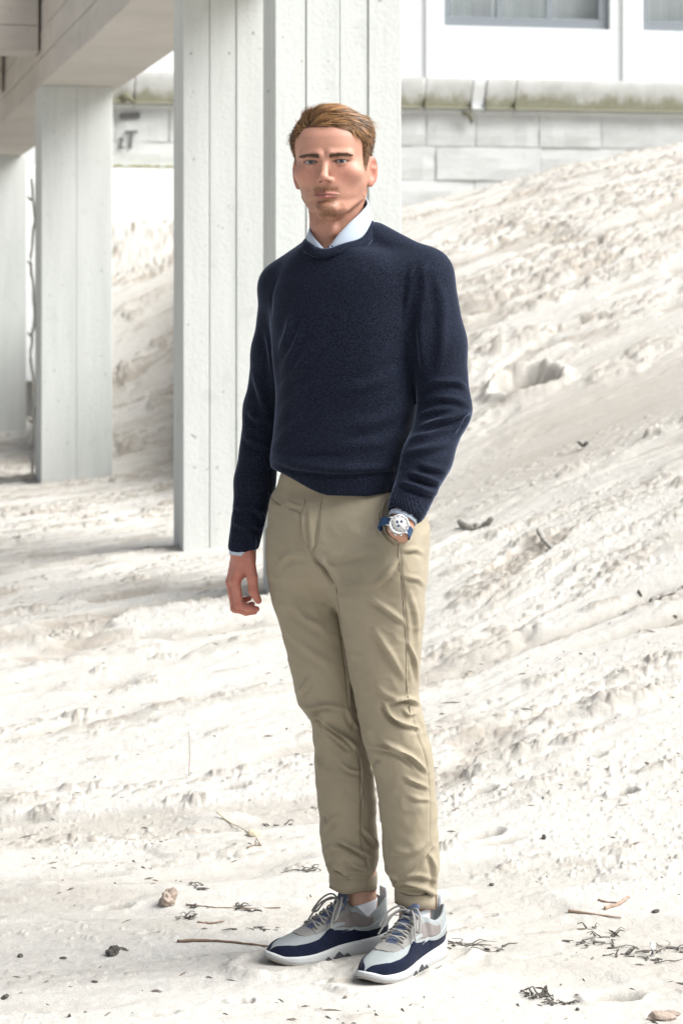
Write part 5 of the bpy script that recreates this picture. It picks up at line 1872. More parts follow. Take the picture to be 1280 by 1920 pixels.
case = wear(disc(wc + wn_ * -.004, wn_, .0212, .0095, 44, .06).build('watch_case', M['steel'], None, True))
def wsub(mb, name, mat, smooth=True): return wear(mb.build(name, mat, None, smooth), case)
wsub(disc(wc + wn_ * .0052, wn_, .0182, .0008, 44), 'dial', M['dial'])
wsub(MB().tube([wc + wn_ * .0058 + .0195 * (math.cos(t) * wu + math.sin(t) * ax_f) for t in np.linspace(0, 2 * math.pi, 49)], .0016, 8), 'bezel', M['steel'])
for k in range(12):
    t = 2 * math.pi * k / 12
    dv = math.cos(t) * wu + math.sin(t) * ax_f; tv = np.cross(wn_, dv)
    wsub(MB().box(wc + wn_ * .006 + dv * .0140 - tv * .0004, dv * .0032, tv * .0008, wn_ * .0004), 'hour_mark', M['navy_dot'], False)
for (dx, dz) in ((-.0035, .0050), (.0056, .0062), (-.0022, -.0036)):
    c = wc + np.array([dx, 0, dz]); c = c - wn_ * ((c - wc) @ wn_) + wn_ * .0060
    wsub(disc(c, wn_, .0031, .0004, 20), 'subdial', M['navy_dot'])
for (t, L) in ((2.2, .010), (.6, .0145)):
    dv = math.cos(t) * wu + math.sin(t) * ax_f; tv = np.cross(wn_, dv)
    wsub(MB().box(wc + wn_ * .0066 - tv * .0005, dv * L, tv * .0010, wn_ * .0003), 'hand', M['steel'], False)
cr = wc + ax_f * .021 + wn_ * .001
wsub(MB().tube([cr, cr + ax_f * .004], [.003, .003], 14), 'crown', M['steel'])
for sg in (.55, -.55):
    c = wc + ax_f * .0215 * math.cos(sg) + wu * .0215 * math.sin(sg) + wn_ * .001
    dv = ax_f * math.cos(sg) + wu * math.sin(sg)
    wsub(MB().tube([c, c + dv * .003], [.002, .0022], 12), 'pusher', M['steel'])
wcen = wc - wn_ * .0335
P = [wcen + (.0335) * (math.cos(t) * wn_ + math.sin(t) * wu * 1.02) for t in np.linspace(.45, 2 * math.pi - .45, 40)]
V = []; Q = []
for i, p in enumerate(P):
    o = p - wcen; o /= np.linalg.norm(o)
    for (s, h) in ((-.0095, 0), (-.0095, .0022), (.0095, .0022), (.0095, 0)): V.append(p + ax_f * s + o * h)
for i in range(len(P) - 1):
    for j in range(4): Q.append([4 * i + j, 4 * i + (j + 1) % 4, 4 * i + 4 + (j + 1) % 4, 4 * i + 4 + j])
wsub(MB().add(V, Q), 'strap', M['strap'], False)
for sg in (1, -1):
    for s in (-.0085, .0085):
        c = wc + wu * sg * .018 + ax_f * s
        wsub(MB().tube([c, c + wu * sg * .007 - wn_ * .005], [.0022, .0016], 8), 'lug', M['steel'])
# ------------------------------------------------------------------ trainers
print('shoes')
M['mesh_grey'] = plain('pale_grey_mesh', (0.275, 0.30, 0.305), 0.85, 0.2, .1, 260, .4)
M['suede_navy'] = plain('navy_suede', (0.0075, 0.011, 0.026), 0.95, 0.1, .6, 45, .4, 0, .1)
M['suede_grey'] = plain('grey_suede', (0.21, 0.205, 0.195), 0.95, 0.1, .18, 60, .4, 0, .2)
M['suede_taupe'] = plain('taupe_suede', (0.19, 0.172, 0.165), 0.95, 0.1, .2, 60, .4, 0, .2)
M['heel_grey'] = plain('light_grey_leather', (0.275, 0.30, 0.305), 0.6, 0.3, .08, 90, .2)
M['lining'] = plain('white_padded_lining', (0.42, 0.44, 0.46), 0.9, 0.1, .05, 200, .3)
M['sole_white'] = plain('white_foam_sole', (0.43, 0.445, 0.45), 0.7, 0.3, .07, 30, .25)
M['sole_dark'] = plain('notch_dark', (0.05, 0.052, 0.055), 0.8, 0.3, .2, 60, .3)
M['tread'] = plain('grey_rubber_tread', (0.30, 0.28, 0.26), 0.9, 0.2, .25, 60, .5)
M['tongue'] = plain('slate_blue_tongue', (0.115, 0.14, 0.215), 0.9, 0.15, .15, 160, .4)
M['lace'] = plain('grey_cord', (0.28, 0.275, 0.265), 0.9, 0.15, .25, 500, .5)

U_ = [0, .02, .06, .15, .30, .45, .60, .72, .82, .90, .96, .99, 1.0]
WI = [.004, .020, .030, .036, .034, .031, .040, .045, .043, .034, .021, .011, .003]     # inner side
WO = [.004, .020, .030, .037, .039, .041, .047, .050, .047, .038, .024, .012, .003]     # outer side
HT = ([0, .03, .08, .14, .22, .29, .335, .40, .50, .60, .70, .80, .88, .94, 1.0], [.118, .122, .112, .099, .094, .103, .118, .112, .094, .078, .066, .057, .050, .043, .030])
ZS = ([0, .12, .30, .45, .60, .75, .90, 1.0], [.045, .041, .036, .031, .026, .023, .024, .027])
ZB_ = ([0, .08, .2, .74, .86, .95, 1.0], [.006, .001, 0, 0, .004, .011, .018])
LSH = 0.300


def shoe(heel, head_dir, inner):
    """inner: +1 when the inner side is on the shoe's left."""
    f = np.array([head_dir[0], head_dir[1], 0.]); f /= np.linalg.norm(f)
    s = np.array([-f[1], f[0], 0.]); H = np.array([heel[0], heel[1], 0.0])
    if inner > 0: wl, wr = WI, WO
    else: wl, wr = WO, WI

    def to_w(P): return H + P[..., 0:1] * f + P[..., 1:2] * s + P[..., 2:3] * np.array([0, 0, 1.])

    def upper(u, v, off=0.0):
        u, v = np.broadcast_arrays(np.asarray(u, float), np.asarray(v, float))
        def base(u, v):
            u = np.clip(u, 0, 1)
            a = np.abs(v)
            w = np.where(v > 0, pchip(u, U_, wl), pchip(u, U_, wr)) - .0025
            top = pchip(u, *HT); zs = pchip(u, *ZS) - .004
            op = sstep(.015, .06, u) * sstep(.335, .295, u)
            n = 2.0 + .7 * sstep(.25, .7, u)
            th = np.clip(a, 0, 1) * math.pi / 2
            yy = w * np.sin(th) ** (2 / n)
            zz = (top - zs) * np.cos(th) ** (2 / n)
            # ankle part: a wall that leans in and rolls over into the opening
            aw = np.clip((1 - a) / .62, 0, 1)
            wt = .031 + .008 * np.sin(np.pi * np.clip(u / .3, 0, 1))
            wt = np.minimum(wt, w * 1.08)
            yw = w + (wt - w) * aw ** 1.3 + .004 * np.sin(aw * math.pi)
            zw = (top - zs) * aw ** .95
            inn = np.clip((.38 - a) / .38, 0, 1)
            yw = yw * (1 - inn ** .8)
            zw = np.where(a < .38, (top - zs) + .003 * np.sin(np.clip(inn * 6, 0, 1) * math.pi) - .040 * np.clip(inn - .12, 0, 1) ** .5, zw)
            yy = yy * (1 - op) + yw * op
            zz = zz * (1 - op) + zw * op
            # the eyestay ridge either side of the tongue
            zz = zz + .003 * np.exp(-((a - .26) / .10) ** 2) * sstep(.34, .40, u) * sstep(.70, .62, u)
            ev = np.where(u < .05, (1 - u / .05) * .0, 0)
            return np.stack([u * LSH + ev, np.sign(v) * yy, zs + zz], -1)
        p = base(u, v)
        if np.any(off):
            e = 1e-3
            du = base(np.clip(u + e, 0, 1), v) - base(np.clip(u - e, 0, 1), v)
            dv = base(u, np.clip(v + e, -1, 1)) - base(u, np.clip(v - e, -1, 1))
            n_ = np.cross(du, dv); ln = np.linalg.norm(n_, axis=-1, keepdims=True); n_ = n_ / np.maximum(ln, 1e-9)
            c = np.stack([u * LSH * .86 + .02, 0 * u, 0 * u + .03], -1)
            sg = np.sign(((p - c) * n_).sum(-1, keepdims=True))
            p = p + n_ * sg * np.asarray(off)[..., None]
        return p
    nu, nv = 90, 61
    uu = np.linspace(0, 1, nu); uu = .5 - .5 * np.cos(uu * math.pi); vv = np.linspace(-1, 1, nv)
    Ug, Vg = np.meshgrid(uu, vv, indexing='ij')
    P = to_w(upper(Ug, Vg)).reshape(-1, 3)
    idx = np.arange(nu * nv).reshape(nu, nv)
    Q = np.stack([idx[:-1, :-1], idx[1:, :-1], idx[1:, 1:], idx[:-1, 1:]], -1).reshape(-1, 4)
    up = wmesh('shoe', P, Q, M['mesh_grey'])

    def sp(name, V, Qq, mat): return wmesh(name, np.asarray(V), np.asarray(Qq), mat, up)

    def patch(name, u0, u1, lo, hi, mat, off=.0018, sides=(1, -1), n1=44, n2=14):
        for sd_ in sides:
            t = np.linspace(0, 1, n1); k = np.linspace(0, 1, n2)
            ub = u0 + (u1 - u0) * t
            a = np.interp(ub, *lo); b = np.interp(ub, *hi)
            Uq = np.repeat(ub[:, None], n2, 1); Vq = sd_ * (a[:, None] + (b - a)[:, None] * k[None])
            O = np.full((n1, n2), off); O[0] = O[-1] = -.0006; O[:, 0] = O[:, -1] = -.0006
            Pq = to_w(upper(Uq, Vq, O)).reshape(-1, 3)
            ix = np.arange(n1 * n2).reshape(n1, n2)
            sp(name, Pq, np.stack([ix[:-1, :-1], ix[1:, :-1], ix[1:, 1:], ix[:-1, 1:]], -1).reshape(-1, 4), mat)
    one = ([0, 1], [1.0, 1.0])
    patch('quarter_panel', .18, .50, ([.18, .5], [.48, .44]), ([.18, .36, .5], [.70, .76, .64]), M['suede_taupe'], .0014)
    patch('heel_counter', .0, .44, ([0, .15, .3, .44], [.58, .64, .74, .80]), ([0, .2, .44], [.84, .80, .80]), M['heel_grey'], .0026)
    patch('side_flash', .40, .56, ([.40, .56], [.62, .44]), ([.40, .56], [.68, .62]), M['mesh_grey'], .0022)
    patch('mudguard', .0, 1.0, ([0, .1, .25, .42, .49, .535, .575, .64, .74, .84, .91, .96, 1], [.84, .80, .79, .76, .68, .50, .58, .66, .62, .53, .34, .08, 0]), one, M['suede_navy'], .0026, (1, -1), 60, 18)
    patch('eyestay', .345, .665, ([.345, .66], [.15, .15]), ([.345, .42, .55, .665], [.52, .50, .54, .46]), M['suede_grey'], .0024)
    patch('toe_overlay', .665, .765, ([.66, .77], [-.03, -.03]), ([.665, .70, .74, .765], [.42, .38, .30, .12]), M['suede_grey'], .0020)
    # tongue: a padded slab that stands up before the ankle
    tv = []; nt_, nk = 16, 9
    for layer in (0, 1):
        for i in range(nt_):
            t = i / (nt_ - 1)
            for j in range(nk):
                y = (j / (nk - 1) - .5) * (.052 - .014 * t + .0 * (t > .8))
                x = (.66 - .33 * (1 - (1 - t)) ** 1.0) * LSH
                z = pchip(np.array([.66 - .345 * t]), *HT)[0] + .002 + .024 * sstep(.82, 1, t)
                if t > .8: x = (.66 - .33 * .8) * LSH - (t - .8) * .06
                z -= 14.0 * y * y
                z += (-.005 if layer else 0)
                tv.append([x, y, z])
    m = nt_ * nk; ix = np.arange(m).reshape(nt_, nk)
    q1 = np.stack([ix[:-1, :-1], ix[1:, :-1], ix[1:, 1:], ix[:-1, 1:]], -1).reshape(-1, 4)
    ring = list(ix[0, :]) + list(ix[1:, -1]) + list(ix[-1, -2::-1]) + list(ix[-2:0:-1, 0])
    e = [[a, b, b + m, a + m] for a, b in zip(ring, ring[1:] + ring[:1])]
    sp('tongue', to_w(np.array(tv)), np.vstack([q1, q1[:, ::-1] + m, e]), M['tongue'])
    # sole: loft round the outline
    no = 120
    ang = np.linspace(0, 2 * math.pi, no, endpoint=False)
    uo = .5 - .5 * np.cos(ang); side = np.where(np.sin(ang) >= 0, 1, -1)
    wo_ = np.where(side > 0, pchip(uo, U_, wl), pchip(uo, U_, wr)) + .0015
    O2 = np.stack([uo * (LSH + .006) - .003, side * wo_], -1)
    cen = np.stack([uo * LSH * .8 + .03, 0 * uo], -1)
    dirc = O2 - cen; dirc /= np.linalg.norm(dirc, axis=1)[:, None]
    zt = pchip(uo, *ZS) + .006 * sstep(.9, 1.0, uo); zb = pchip(uo, *ZB_) + .004
    rows = []
    for s_, o_ in ((0, -.012), (0, -.002), (.12, .0015), (.45, .0010), (.72, .0022), (.93, .0012), (1, -.001), (1, -.008)):
        q = O2 + dirc * o_
        rows.append(np.stack([q[:, 0], q[:, 1], zb + (zt - zb) * s_], -1))
    V = np.concatenate(rows); nr = len(rows)
    Qs = [[i * no + j, i * no + (j + 1) % no, (i + 1) * no + (j + 1) % no, (i + 1) * no + j] for i in range(nr - 1) for j in range(no)]
    V = np.vstack([V, [[LSH * .5, 0, .004]]])
    Qs += [[len(V) - 1, (j + 1) % no, j, j] for j in range(0)]
    sp('sole', to_w(V), Qs, M['sole_white'])
    # rubber tread under the foam, cut into lugs
    rows = []
    lug = .0022 * (np.sin(uo * 95) > 0)
    for s_, o_ in ((0, -.014), (0, -.001), (.6, .0012), (1.25, .0008), (1.25, -.01)):
        q = O2 + dirc * o_
        z0 = pchip(uo, *ZB_) - .0005
        rows.append(np.stack([q[:, 0], q[:, 1], z0 + (.0045 + lug) * s_], -1))
    V = np.concatenate(rows)
    sp('tread', to_w(V), [[i * no + j, i * no + (j + 1) % no, (i + 1) * no + (j + 1) % no, (i + 1) * no + j] for i in range(4) for j in range(no)], M['tread'])
    # dark blocks stand in for the shaded notches cut into the foam
    for sd_ in (1, -1):
        for uc, hw, hh in ((.40, .012, .012), (.47, .017, .018), (.575, .013, .012)):
            w = (pchip(np.array([uc]), U_, wl if sd_ > 0 else wr)[0])
            mb = MB(); pts = []
            for d in (-.006, .0052):
                for (dx, dz) in ((-hw, .002), (hw, .002), (hw * .35, hh * .75), (-.1 * hw, hh)):
                    wv = pchip(np.array([uc + dx / LSH]), U_, wl if sd_ > 0 else wr)[0]
                    pts.append([uc * LSH + dx, sd_ * (wv + d), dz])
            mb.add(to_w(np.array(pts)), [[0, 1, 2, 3], [4, 7, 6, 5], [0, 4, 5, 1], [1, 5, 6, 2], [2, 6, 7, 3], [3, 7, 4, 0]])
            wear(mb.build('sole_notch_shade', M['sole_dark'], None), up)
    # laces: zig-zag rows, then a bow
    def top(u, v, o=.0035): return to_w(upper(np.array([u]), np.array([v]), np.array([o])))[0]
    rows_u = [.635, .575, .515, .455, .395]
    for k, ru in enumerate(rows_u):
        for sg in (1, -1):
            t = np.linspace(0, 1, 9)
            u2 = rows_u[min(k + 1, 4)] if k < 4 else ru
            pts = [top(ru + (u2 - ru) * q * (.55 if k < 4 else 0), sg * .30 * (1 - 2 * q), .0045 + .0035 * math.sin(math.pi * q) + (.0012 if sg > 0 else 0)) for q in t]
            wear(MB().tube(pts, .0021, 7).build('lace', M['lace'], None, True), up)
            ey = top(ru, sg * .31, .0026)
            wear(MB().tube([ey, ey + np.array([0, 0, .0012])], [.0032, .0028], 10).build('eyelet', M['suede_taupe'], None, True), up)
    knot = top(.40, 0, .010)
    def loop(pts, name='lace'):
        pts = np.array([to_w(np.array([q]))[0] for q in pts]); tt = np.linspace(0, 1, 26); ss = np.linspace(0, 1, len(pts))
        C = np.stack([pchip(tt, ss, pts[:, i]) for i in range(3)], 1)
        wear(MB().tube(C, .0022, 7).build(name, M['lace'], None, True), up)
    kx = .40 * LSH; kz = pchip(np.array([.40]), *HT)[0] + .009
    wear(MB().tube([knot - s * .006, knot, knot + s * .006], [.003, .0055, .003], 10).build('lace_knot', M['lace'], None, True), up)
    for sg in (1, -1):
        loop([[kx, 0, kz], [kx + .006, sg * .022, kz + .010], [kx + .022, sg * .042, kz - .004], [kx + .040, sg * .050, kz - .030], [kx + .036, sg * .040, kz - .030], [kx + .018, sg * .026, kz - .004], [kx + .002, sg * .008, kz + .002], [kx, 0, kz]])
        loop([[kx, 0, kz], [kx + .010, sg * .014, kz + .004], [kx + .028, sg * .030, kz - .008], [kx + .044, sg * .042, kz - .034], [kx + .050, sg * .047, kz - .046]])
    # heel tab
    tb_ = []
    for i in range(7):
        t = i / 6
        for (dy, dx) in ((-.012, 0), (.012, 0), (.012, .005), (-.012, .005)):
            tb_.append([.003 - .004 * math.sin(t * 1.2) + dx + .004 * t, dy, .072 + .064 * t])
    qq = [[4 * i + j, 4 * i + (j + 1) % 4, 4 * i + 4 + (j + 1) % 4, 4 * i + 4 + j] for i in range(6) for j in range(4)] + [[24, 25, 26, 27], [3, 2, 1, 0]]
    sp('heel_tab', to_w(np.array(tb_)), qq, M['lining'])
    return up


shoe((0.098, 5.394), (-.26, -.155), 1)
shoe((0.212, 5.332), (-.155, -.235), -1)


def sock(an, lean):
    seg = 36; V = []
    prof = [(.045, .030), (.07, .032), (.095, .0345), (.108, .0345), (.111, .0335), (.108, .0320), (.07, .029)]
    for z, r in prof:
        for j in range(seg):
            t = 2 * math.pi * j / seg
            V.append([an[0] + (r + .0006 * math.sin(9 * t)) * math.cos(t), an[1] + (r * 1.06) * math.sin(t), z + (.009 * math.cos(t - lean) if z > .08 else 0)])
    n = len(prof)
    Q = [[i * seg + j, i * seg + (j + 1) % seg, (i + 1) * seg + (j + 1) % seg, (i + 1) * seg + j] for i in range(n - 1) for j in range(seg)]
    wmesh('sock', np.array(V), np.array(Q), M['sock'])


sock(AN_R, math.radians(-15)); sock(AN_L, math.radians(-30))
# ------------------------------------------------------------------ what the wind left on the sand
M['twig'] = plain('dry_brown_twig', (0.23, 0.165, 0.12), 0.9, 0.1, .3, 60, .5)
M['reed'] = plain('reddish_reed', (0.36, 0.27, 0.21), 0.85, 0.15, .25, 40, .4)
M['straw'] = plain('pale_straw', (0.50, 0.44, 0.32), 0.8, 0.2, .15, 60, .3)
M['weed'] = plain('dark_dried_seaweed', (0.125, 0.115, 0.105), 0.9, 0.15, .5, 70, .6)
M['driftwood'] = plain('grey_driftwood', (0.30, 0.285, 0.265), 0.95, 0.1, .3, 70, .6)
M['bark'] = plain('tan_bark', (0.38, 0.31, 0.26), 0.9, 0.1, .3, 50, .6)
M['chip'] = plain('charred_chip', (0.10, 0.092, 0.085), 0.9, 0.1, .4, 60, .6)
M['shell'] = plain('white_shell', (0.66, 0.66, 0.66), 0.5, 0.4, .08, 60, .2)
rd = np.random.default_rng(21)


def ground_at(px, py):
    """The finished sand under a pixel (marching down the line of sight)."""
    y = hit(px, py)[1]
    for yy in np.arange(y - .6, y + .9, .004):
        x = (px - 640) / F_PX * yy
        if HC - (py - HOR) / F_PX * yy <= gz(x, yy):
            return np.array([x, yy, gz(x, yy)])
    return hit(px, py)


def place(mb, name, mat, label, cat, group=None, smooth=True):
    V = np.concatenate(mb.V); c = V.mean(0); c[2] = V[:, 2].min()
    mb.V = [v - c for v in mb.V]
    o = mb.build(name, mat, None, smooth); o.location = c
    return tag(o, label, cat, group)


def stick(path, r0, r1, lift=.002, wob=.003, n=26, seg=7, taper_end=True):
    """Points (px, py[, lift]) on the sand joined by a slightly crooked tapering stick."""
    P = []
    for p in path:
        g = ground_at(p[0], p[1]); g[2] += r0 * .6 + (p[2] if len(p) > 2 else 0); P.append(g)
    P = np.array(P); t = np.linspace(0, 1, n); s = np.linspace(0, 1, len(P))
    C = np.stack([pchip(t, s, P[:, i]) for i in range(3)], 1)
    C += rd.normal(0, wob, (n, 3)) * np.array([1, 1, .4])
    C[1:-1] = (C[:-2] + 2 * C[1:-1] + C[2:]) / 4
    R = r0 + (r1 - r0) * t; R = R * rd.uniform(.85, 1.15, n)
    return C, R


def twig(path, r0, r1, mat, label, cat='twig', name='twig', side=0, wob=.003):
    C, R = stick(path, r0, r1, wob=wob)
    mb = MB().tube(C, R, 7)
    for k in range(side):                                        # side shoots
        i = rd.integers(4, len(C) - 4); d = C[i + 1] - C[i]; d /= np.linalg.norm(d)
        e = d * rd.uniform(-.2, .8) + np.array([rd.uniform(-.6, .6), rd.uniform(-.8, .2), rd.uniform(.1, .9)])
        e /= np.linalg.norm(e); L = rd.uniform(.012, .035)
        mb.tube([C[i], C[i] + e * L * .6, C[i] + e * L + [0, 0, -.004]], [R[i] * .7, R[i] * .5, R[i] * .25], 6)
    return place(mb, name, mat, label, cat, 'dry stalks lying on the sand')


def weed(px, py, w, h, label, n=14, mat=None, name='seaweed', r=.0022, stretch=1.0):
    n = max(4, int(n * .7)); r *= .85
    """A tangle of curled dry fronds with a few flat blades."""
    g = ground_at(px, py); sc = g[1] / F_PX
    mb = MB()
    for k in range(n):
        p = g + np.array([rd.normal(0, .28) * w * sc, rd.normal(0, .3) * w * sc * .6, .002])
        p[2] = gz(p[0], p[1]) + .002
        a = rd.uniform(0, 6.28); pts = []; z = 0
        st = w * sc * rd.uniform(.05, .11) * stretch
        for i in range(8):
            pts.append(p.copy())
            a += rd.normal(0, .7)
            z = np.clip(z + rd.normal(.15, .5), -.3, 1.2) if i < 4 else -.4
            p = p + st * np.array([math.cos(a), .6 * math.sin(a), z * h / max(w, 1) * 2.0])
            p[2] = max(p[2], gz(p[0], p[1]) + .001)
        mb.tube(pts, np.linspace(r, r * .4, 8) * rd.uniform(.7, 1.6), 6, flat=rd.uniform(.4, 1))
    return place(mb, name, mat or M['weed'], label, 'seaweed', 'dried seaweed scraps on the sand')


def lump(px, py, w, d, h, mat, label, cat, name, group=None, rough=.35, tilt=0.0):
    """An irregular chip or clod: a small noisy solid, its foot a little under the sand."""
    g = ground_at(px, py); sc = g[1] / F_PX; W_, D_, H_ = w * sc / 2, d * sc / 2, h
    nu, nv = 18, 10
    mb = MB(); V = []
    sd0 = int(px + py)
    for i in range(nv + 1):
        f = math.pi * i / nv
        for j in range(nu):
            t = 2 * math.pi * j / nu
            v = np.array([math.sin(f) * math.cos(t), math.sin(f) * math.sin(t), math.cos(f)])
            k = 1 + rough * float(fbm(np.array([v[0] * 1.7 + v[2] + 9]), np.array([v[1] * 1.7 - v[2]]), sd0 % 991, 3, .6)[0])
            V.append(g + np.array([v[0] * W_ * k, v[1] * D_ * k, v[2] * H_ * .6 * k + H_ * .30 + tilt * v[0] * H_]))
    Q = [[i * nu + j, i * nu + (j + 1) % nu, (i + 1) * nu + (j + 1) % nu, (i + 1) * nu + j] for i in range(nv) for j in range(nu)]
    mb.add(np.array(V), Q)
    return place(mb, name, mat, label, cat, group, smooth=False)


twig([(333, 1768), (380, 1766), (440, 1769), (505, 1777)], .0042, .0018, M['twig'], 'long brown stalk on the sand ending at the toe of the left trainer', wob=.0012)
twig([(350, 1697), (400, 1702), (460, 1704), (526, 1703)], .0020, .0012, M['twig'], 'thin straight twig beside the tan piece of bark', wob=.0012)
twig([(371, 1730), (395, 1734), (421, 1729)], .0030, .0018, M['twig'], 'short bent brown twig just below the thin straight twig')
twig([(463, 1590), (478, 1588), (489, 1588), (480, 1577, .006)], .0020, .0012, M['twig'], 'small forked twig left of the trouser cuff', side=1, wob=.001)
twig([(355, 1455), (355.5, 1440, .045), (354, 1424, .085)], .0014, .0008, M['twig'], 'single upright dry stem sticking out of the sand', wob=.001)
twig([(406, 1532, .012), (440, 1552, .006), (473, 1566)], .0022, .0014, M['straw'], 'pale yellow straw leaning on a small clod', 'straw', 'straw', wob=.0008)
lump(476, 1567, 26, 30, .016, M['straw'], 'small pale clod at the end of the yellow straw', 'clod', 'sand_clod')
twig([(1066, 1710), (1100, 1714), (1165, 1725)], .0042, .0014, M['reed'], 'reddish split reed pointing right, lowest of the crossed reeds', wob=.0008, name='reed')
twig([(1132, 1706), (1155, 1699), (1178, 1690, .008)], .0046, .0034, M['reed'], 'thick reddish reed stub tilted up to the right', wob=.001, name='reed')
twig([(1121, 1690), (1140, 1693), (1160, 1694)], .0028, .0016, M['reed'], 'thin dark reed crossing behind the thick stub', wob=.001, name='reed')
twig([(862, 988, .01), (880, 993), (900, 990), (926, 984, .02)], .016, .010, M['driftwood'], 'knobbly grey driftwood branch at the foot of the smooth sand slope', 'driftwood', 'driftwood', side=2, wob=.007)
twig([(1008, 1012, .02), (1020, 1022, .008), (1031, 1030)], .0105, .007, M['driftwood'], 'short grey stick poking out of the trampled sand', 'driftwood', 'driftwood', wob=.003)
twig([(1214, 1130), (1240, 1122), (1262, 1112), (1284, 1102)], .009, .005, M['driftwood'], 'long grey driftwood stick at the right edge of the picture', 'driftwood', 'driftwood', wob=.006)
twig([(1196, 1110), (1200, 1116), (1202, 1121)], .004, .002, M['weed'], 'tiny dark hooked twig above the grey driftwood stick', wob=.001)
weed(365, 1700, 24, 10, 'dark knot of seaweed caught on the left end of the thin twig', 12)
weed(352, 1722, 40, 14, 'dark seaweed clump below the tan piece of bark', 20)
weed(448, 1706, 44, 12, 'brown seaweed tangle halfway along the thin straight twig', 18)
weed(485, 1744, 44, 5, 'flat dark seaweed strip between the twigs and the left trainer', 10)
weed(366, 1665, 38, 6, 'brown seaweed strip above the tan piece of bark', 10)
weed(578, 1633, 52, 12, 'dark seaweed scraps beside the cuff of the left trouser leg', 18)
weed(520, 1548, 40, 14, 'small dark sprig on the sand left of the shin', 8)
weed(870, 1776, 66, 10, 'dark seaweed strand just right of the front trainer', 18, stretch=1.5)
weed(940, 1779, 70, 4, 'thin seaweed thread leading right from the front trainer', 7, stretch=1.7, r=.0016)
weed(1105, 1771, 70, 8, 'dark seaweed strand under the reddish reeds', 18, stretch=1.3)
weed(1140, 1757, 40, 16, 'upright curled seaweed frond right of the long strand', 9, stretch=1.3)
weed(1165, 1792, 40, 16, 'bent black seaweed stem by the right edge', 6, stretch=1.6, r=.003)
weed(1246, 1783, 60, 10, 'black seaweed blade with a white shell near the right edge', 16)
weed(1232, 1803, 60, 5, 'flat seaweed scraps below the black blade near the right edge', 12)
weed(1012, 1868, 38, 22, 'arched black seaweed clump near the bottom of the picture', 20, stretch=1.3, r=.0028)
weed(1048, 1882, 44, 10, 'low black seaweed clump right of the arched one', 20, r=.0026)
weed(1110, 1740, 20, 8, 'little curl of seaweed above the long strand', 4, stretch=1.8)
c0 = ground_at(1222, 1793)
place(MB().tube([c0, c0 + [.001, 0, .018], c0 + [-.001, 0, .030]], [.0062, .0058, .005], 10), 'shell_tube', M['shell'], 'upright white tube shell by the black seaweed blade', 'shell')
lump(314, 1697, 34, 44, .042, M['bark'], 'tan curled piece of bark lying left of the thin twig', 'bark', 'bark_piece', rough=.5, tilt=.2)
lump(211, 1791, 22, 22, .017, M['chip'], 'triangular dark wood chip on the bare sand at left', 'wood chip', 'wood_chip', 'dark chips on the sand', .95, .4)
lump(10, 1872, 14, 18, .008, M['chip'], 'small black chip at the left edge near the bottom', 'wood chip', 'wood_chip', 'dark chips on the sand', .5, .3)
lump(178, 1842, 13, 10, .004, M['chip'], 'flat black sliver below the triangular wood chip', 'wood chip', 'wood_chip', 'dark chips on the sand', .3)
lump(119, 1798, 14, 10, .005, M['chip'], 'small dark chip left of the triangular wood chip', 'wood chip', 'wood_chip', 'dark chips on the sand', .5)
lump(39, 1794, 10, 12, .007, M['chip'], 'tiny dark chip near the left edge level with the triangular one', 'wood chip', 'wood_chip', 'dark chips on the sand', .5)
lump(131, 1907, 6, 10, .007, M['chip'], 'tiny dark crumb at the very bottom left', 'wood chip', 'wood_chip', 'dark chips on the sand', .4)
lump(1228, 1711, 14, 14, .007, M['chip'], 'grey angular chip right of the reddish reeds', 'wood chip', 'wood_chip', 'dark chips on the sand', .5, .3)
lump(1082, 1895, 8, 10, .006, M['chip'], 'small black pebble right of the low seaweed clump', 'pebble', 'pebble', None, .3)
lump(1240, 1912, 62, 30, .020, M['bark'], 'reddish bark fragment cut off by the bottom right corner', 'bark', 'bark_piece', None, .5, .1)
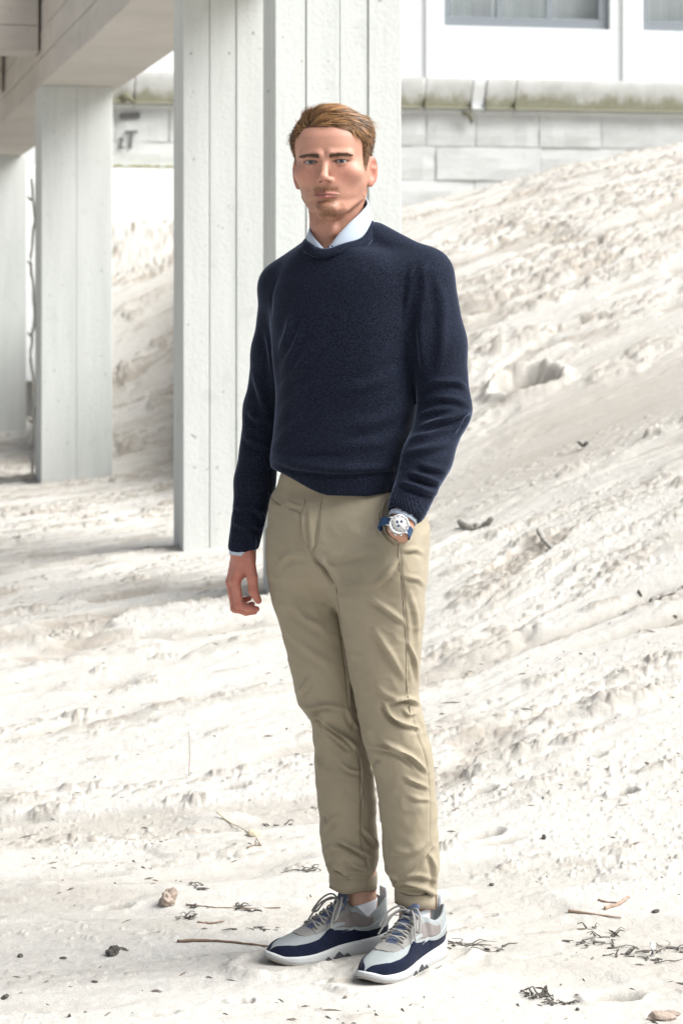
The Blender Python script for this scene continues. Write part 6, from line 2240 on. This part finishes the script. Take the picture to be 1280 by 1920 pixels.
lump(1019, 1574, 8, 12, .012, M['chip'], 'little dark stone at the end of a thin drift line', 'pebble', 'pebble', None, .3)
lump(921, 1661, 9, 10, .006, M['chip'], 'tiny dark stone on the smooth sand right of the trousers', 'pebble', 'pebble', None, .3)
# bird-shaped scrap up on the slope
g = ground_at(1092, 842); sc = g[1] / F_PX
mb = MB()
for sx in (-1, 1):
    mb.tube([g + [0, -.01, .012], g + [sx * 6 * sc, -.01, .014 + 6 * sc], g + [sx * 10 * sc, 0, .010 + 9 * sc]], [.014, .015, .005], 7, flat=.5)
place(mb, 'bark_scrap', M['chip'], 'dark wing-shaped scrap lying on the slope to the right of the man', 'bark')

# countless crumbs, straw bits and specks between them
V = []; Q = []; n0 = 0
for k in range(900):
    u = rd.uniform(-.15, .15); y = 4.75 + 4.2 * rd.random() ** 1.6
    x = u * y
    if fbm(np.array([x * 2.0]), np.array([y * 2.4]), 31, 2)[0] < .02 and rd.random() < .75: continue
    z = gz(x, y)
    if abs(x - .05) < .25 and abs(y - 5.27) < .24: continue
    r = rd.uniform(.0012, .0034) * (1.6 if rd.random() < .06 else 1)
    L = r * rd.uniform(1, 5) * (1 if rd.random() < .7 else 2); a = rd.uniform(0, 3.14)
    d = np.array([math.cos(a), math.sin(a), rd.uniform(-.1, .25)]) * L; s_ = np.array([-math.sin(a), math.cos(a), 0]) * r * .7
    c = np.array([x, y, z + r * .3]); up = np.array([0, 0, r])
    V += [c - d, c - d * .3 + s_, c - d * .2 - s_, c - d * .1 + up, c + d * .5 + s_ * .8, c + d * .6 - s_ * .7, c + d * .4 + up * .8, c + d]
    q = [[0, 1, 3, 3], [0, 3, 2, 2], [1, 4, 6, 3], [3, 6, 5, 2], [4, 7, 6, 6], [6, 7, 5, 5]]
    Q += [[i + n0 for i in f] for f in q]; n0 += 8
mb = MB().add(np.array(V), Q)
M['crumb'] = plain('dark_beach_crumbs', (0.16, 0.14, 0.12), 0.95, 0.1, .6, 9, .3)
o = mb.build('beach_litter', M['crumb'], None)
tag(o, 'tiny dark crumbs and straw bits strewn over the sand', kind='stuff')
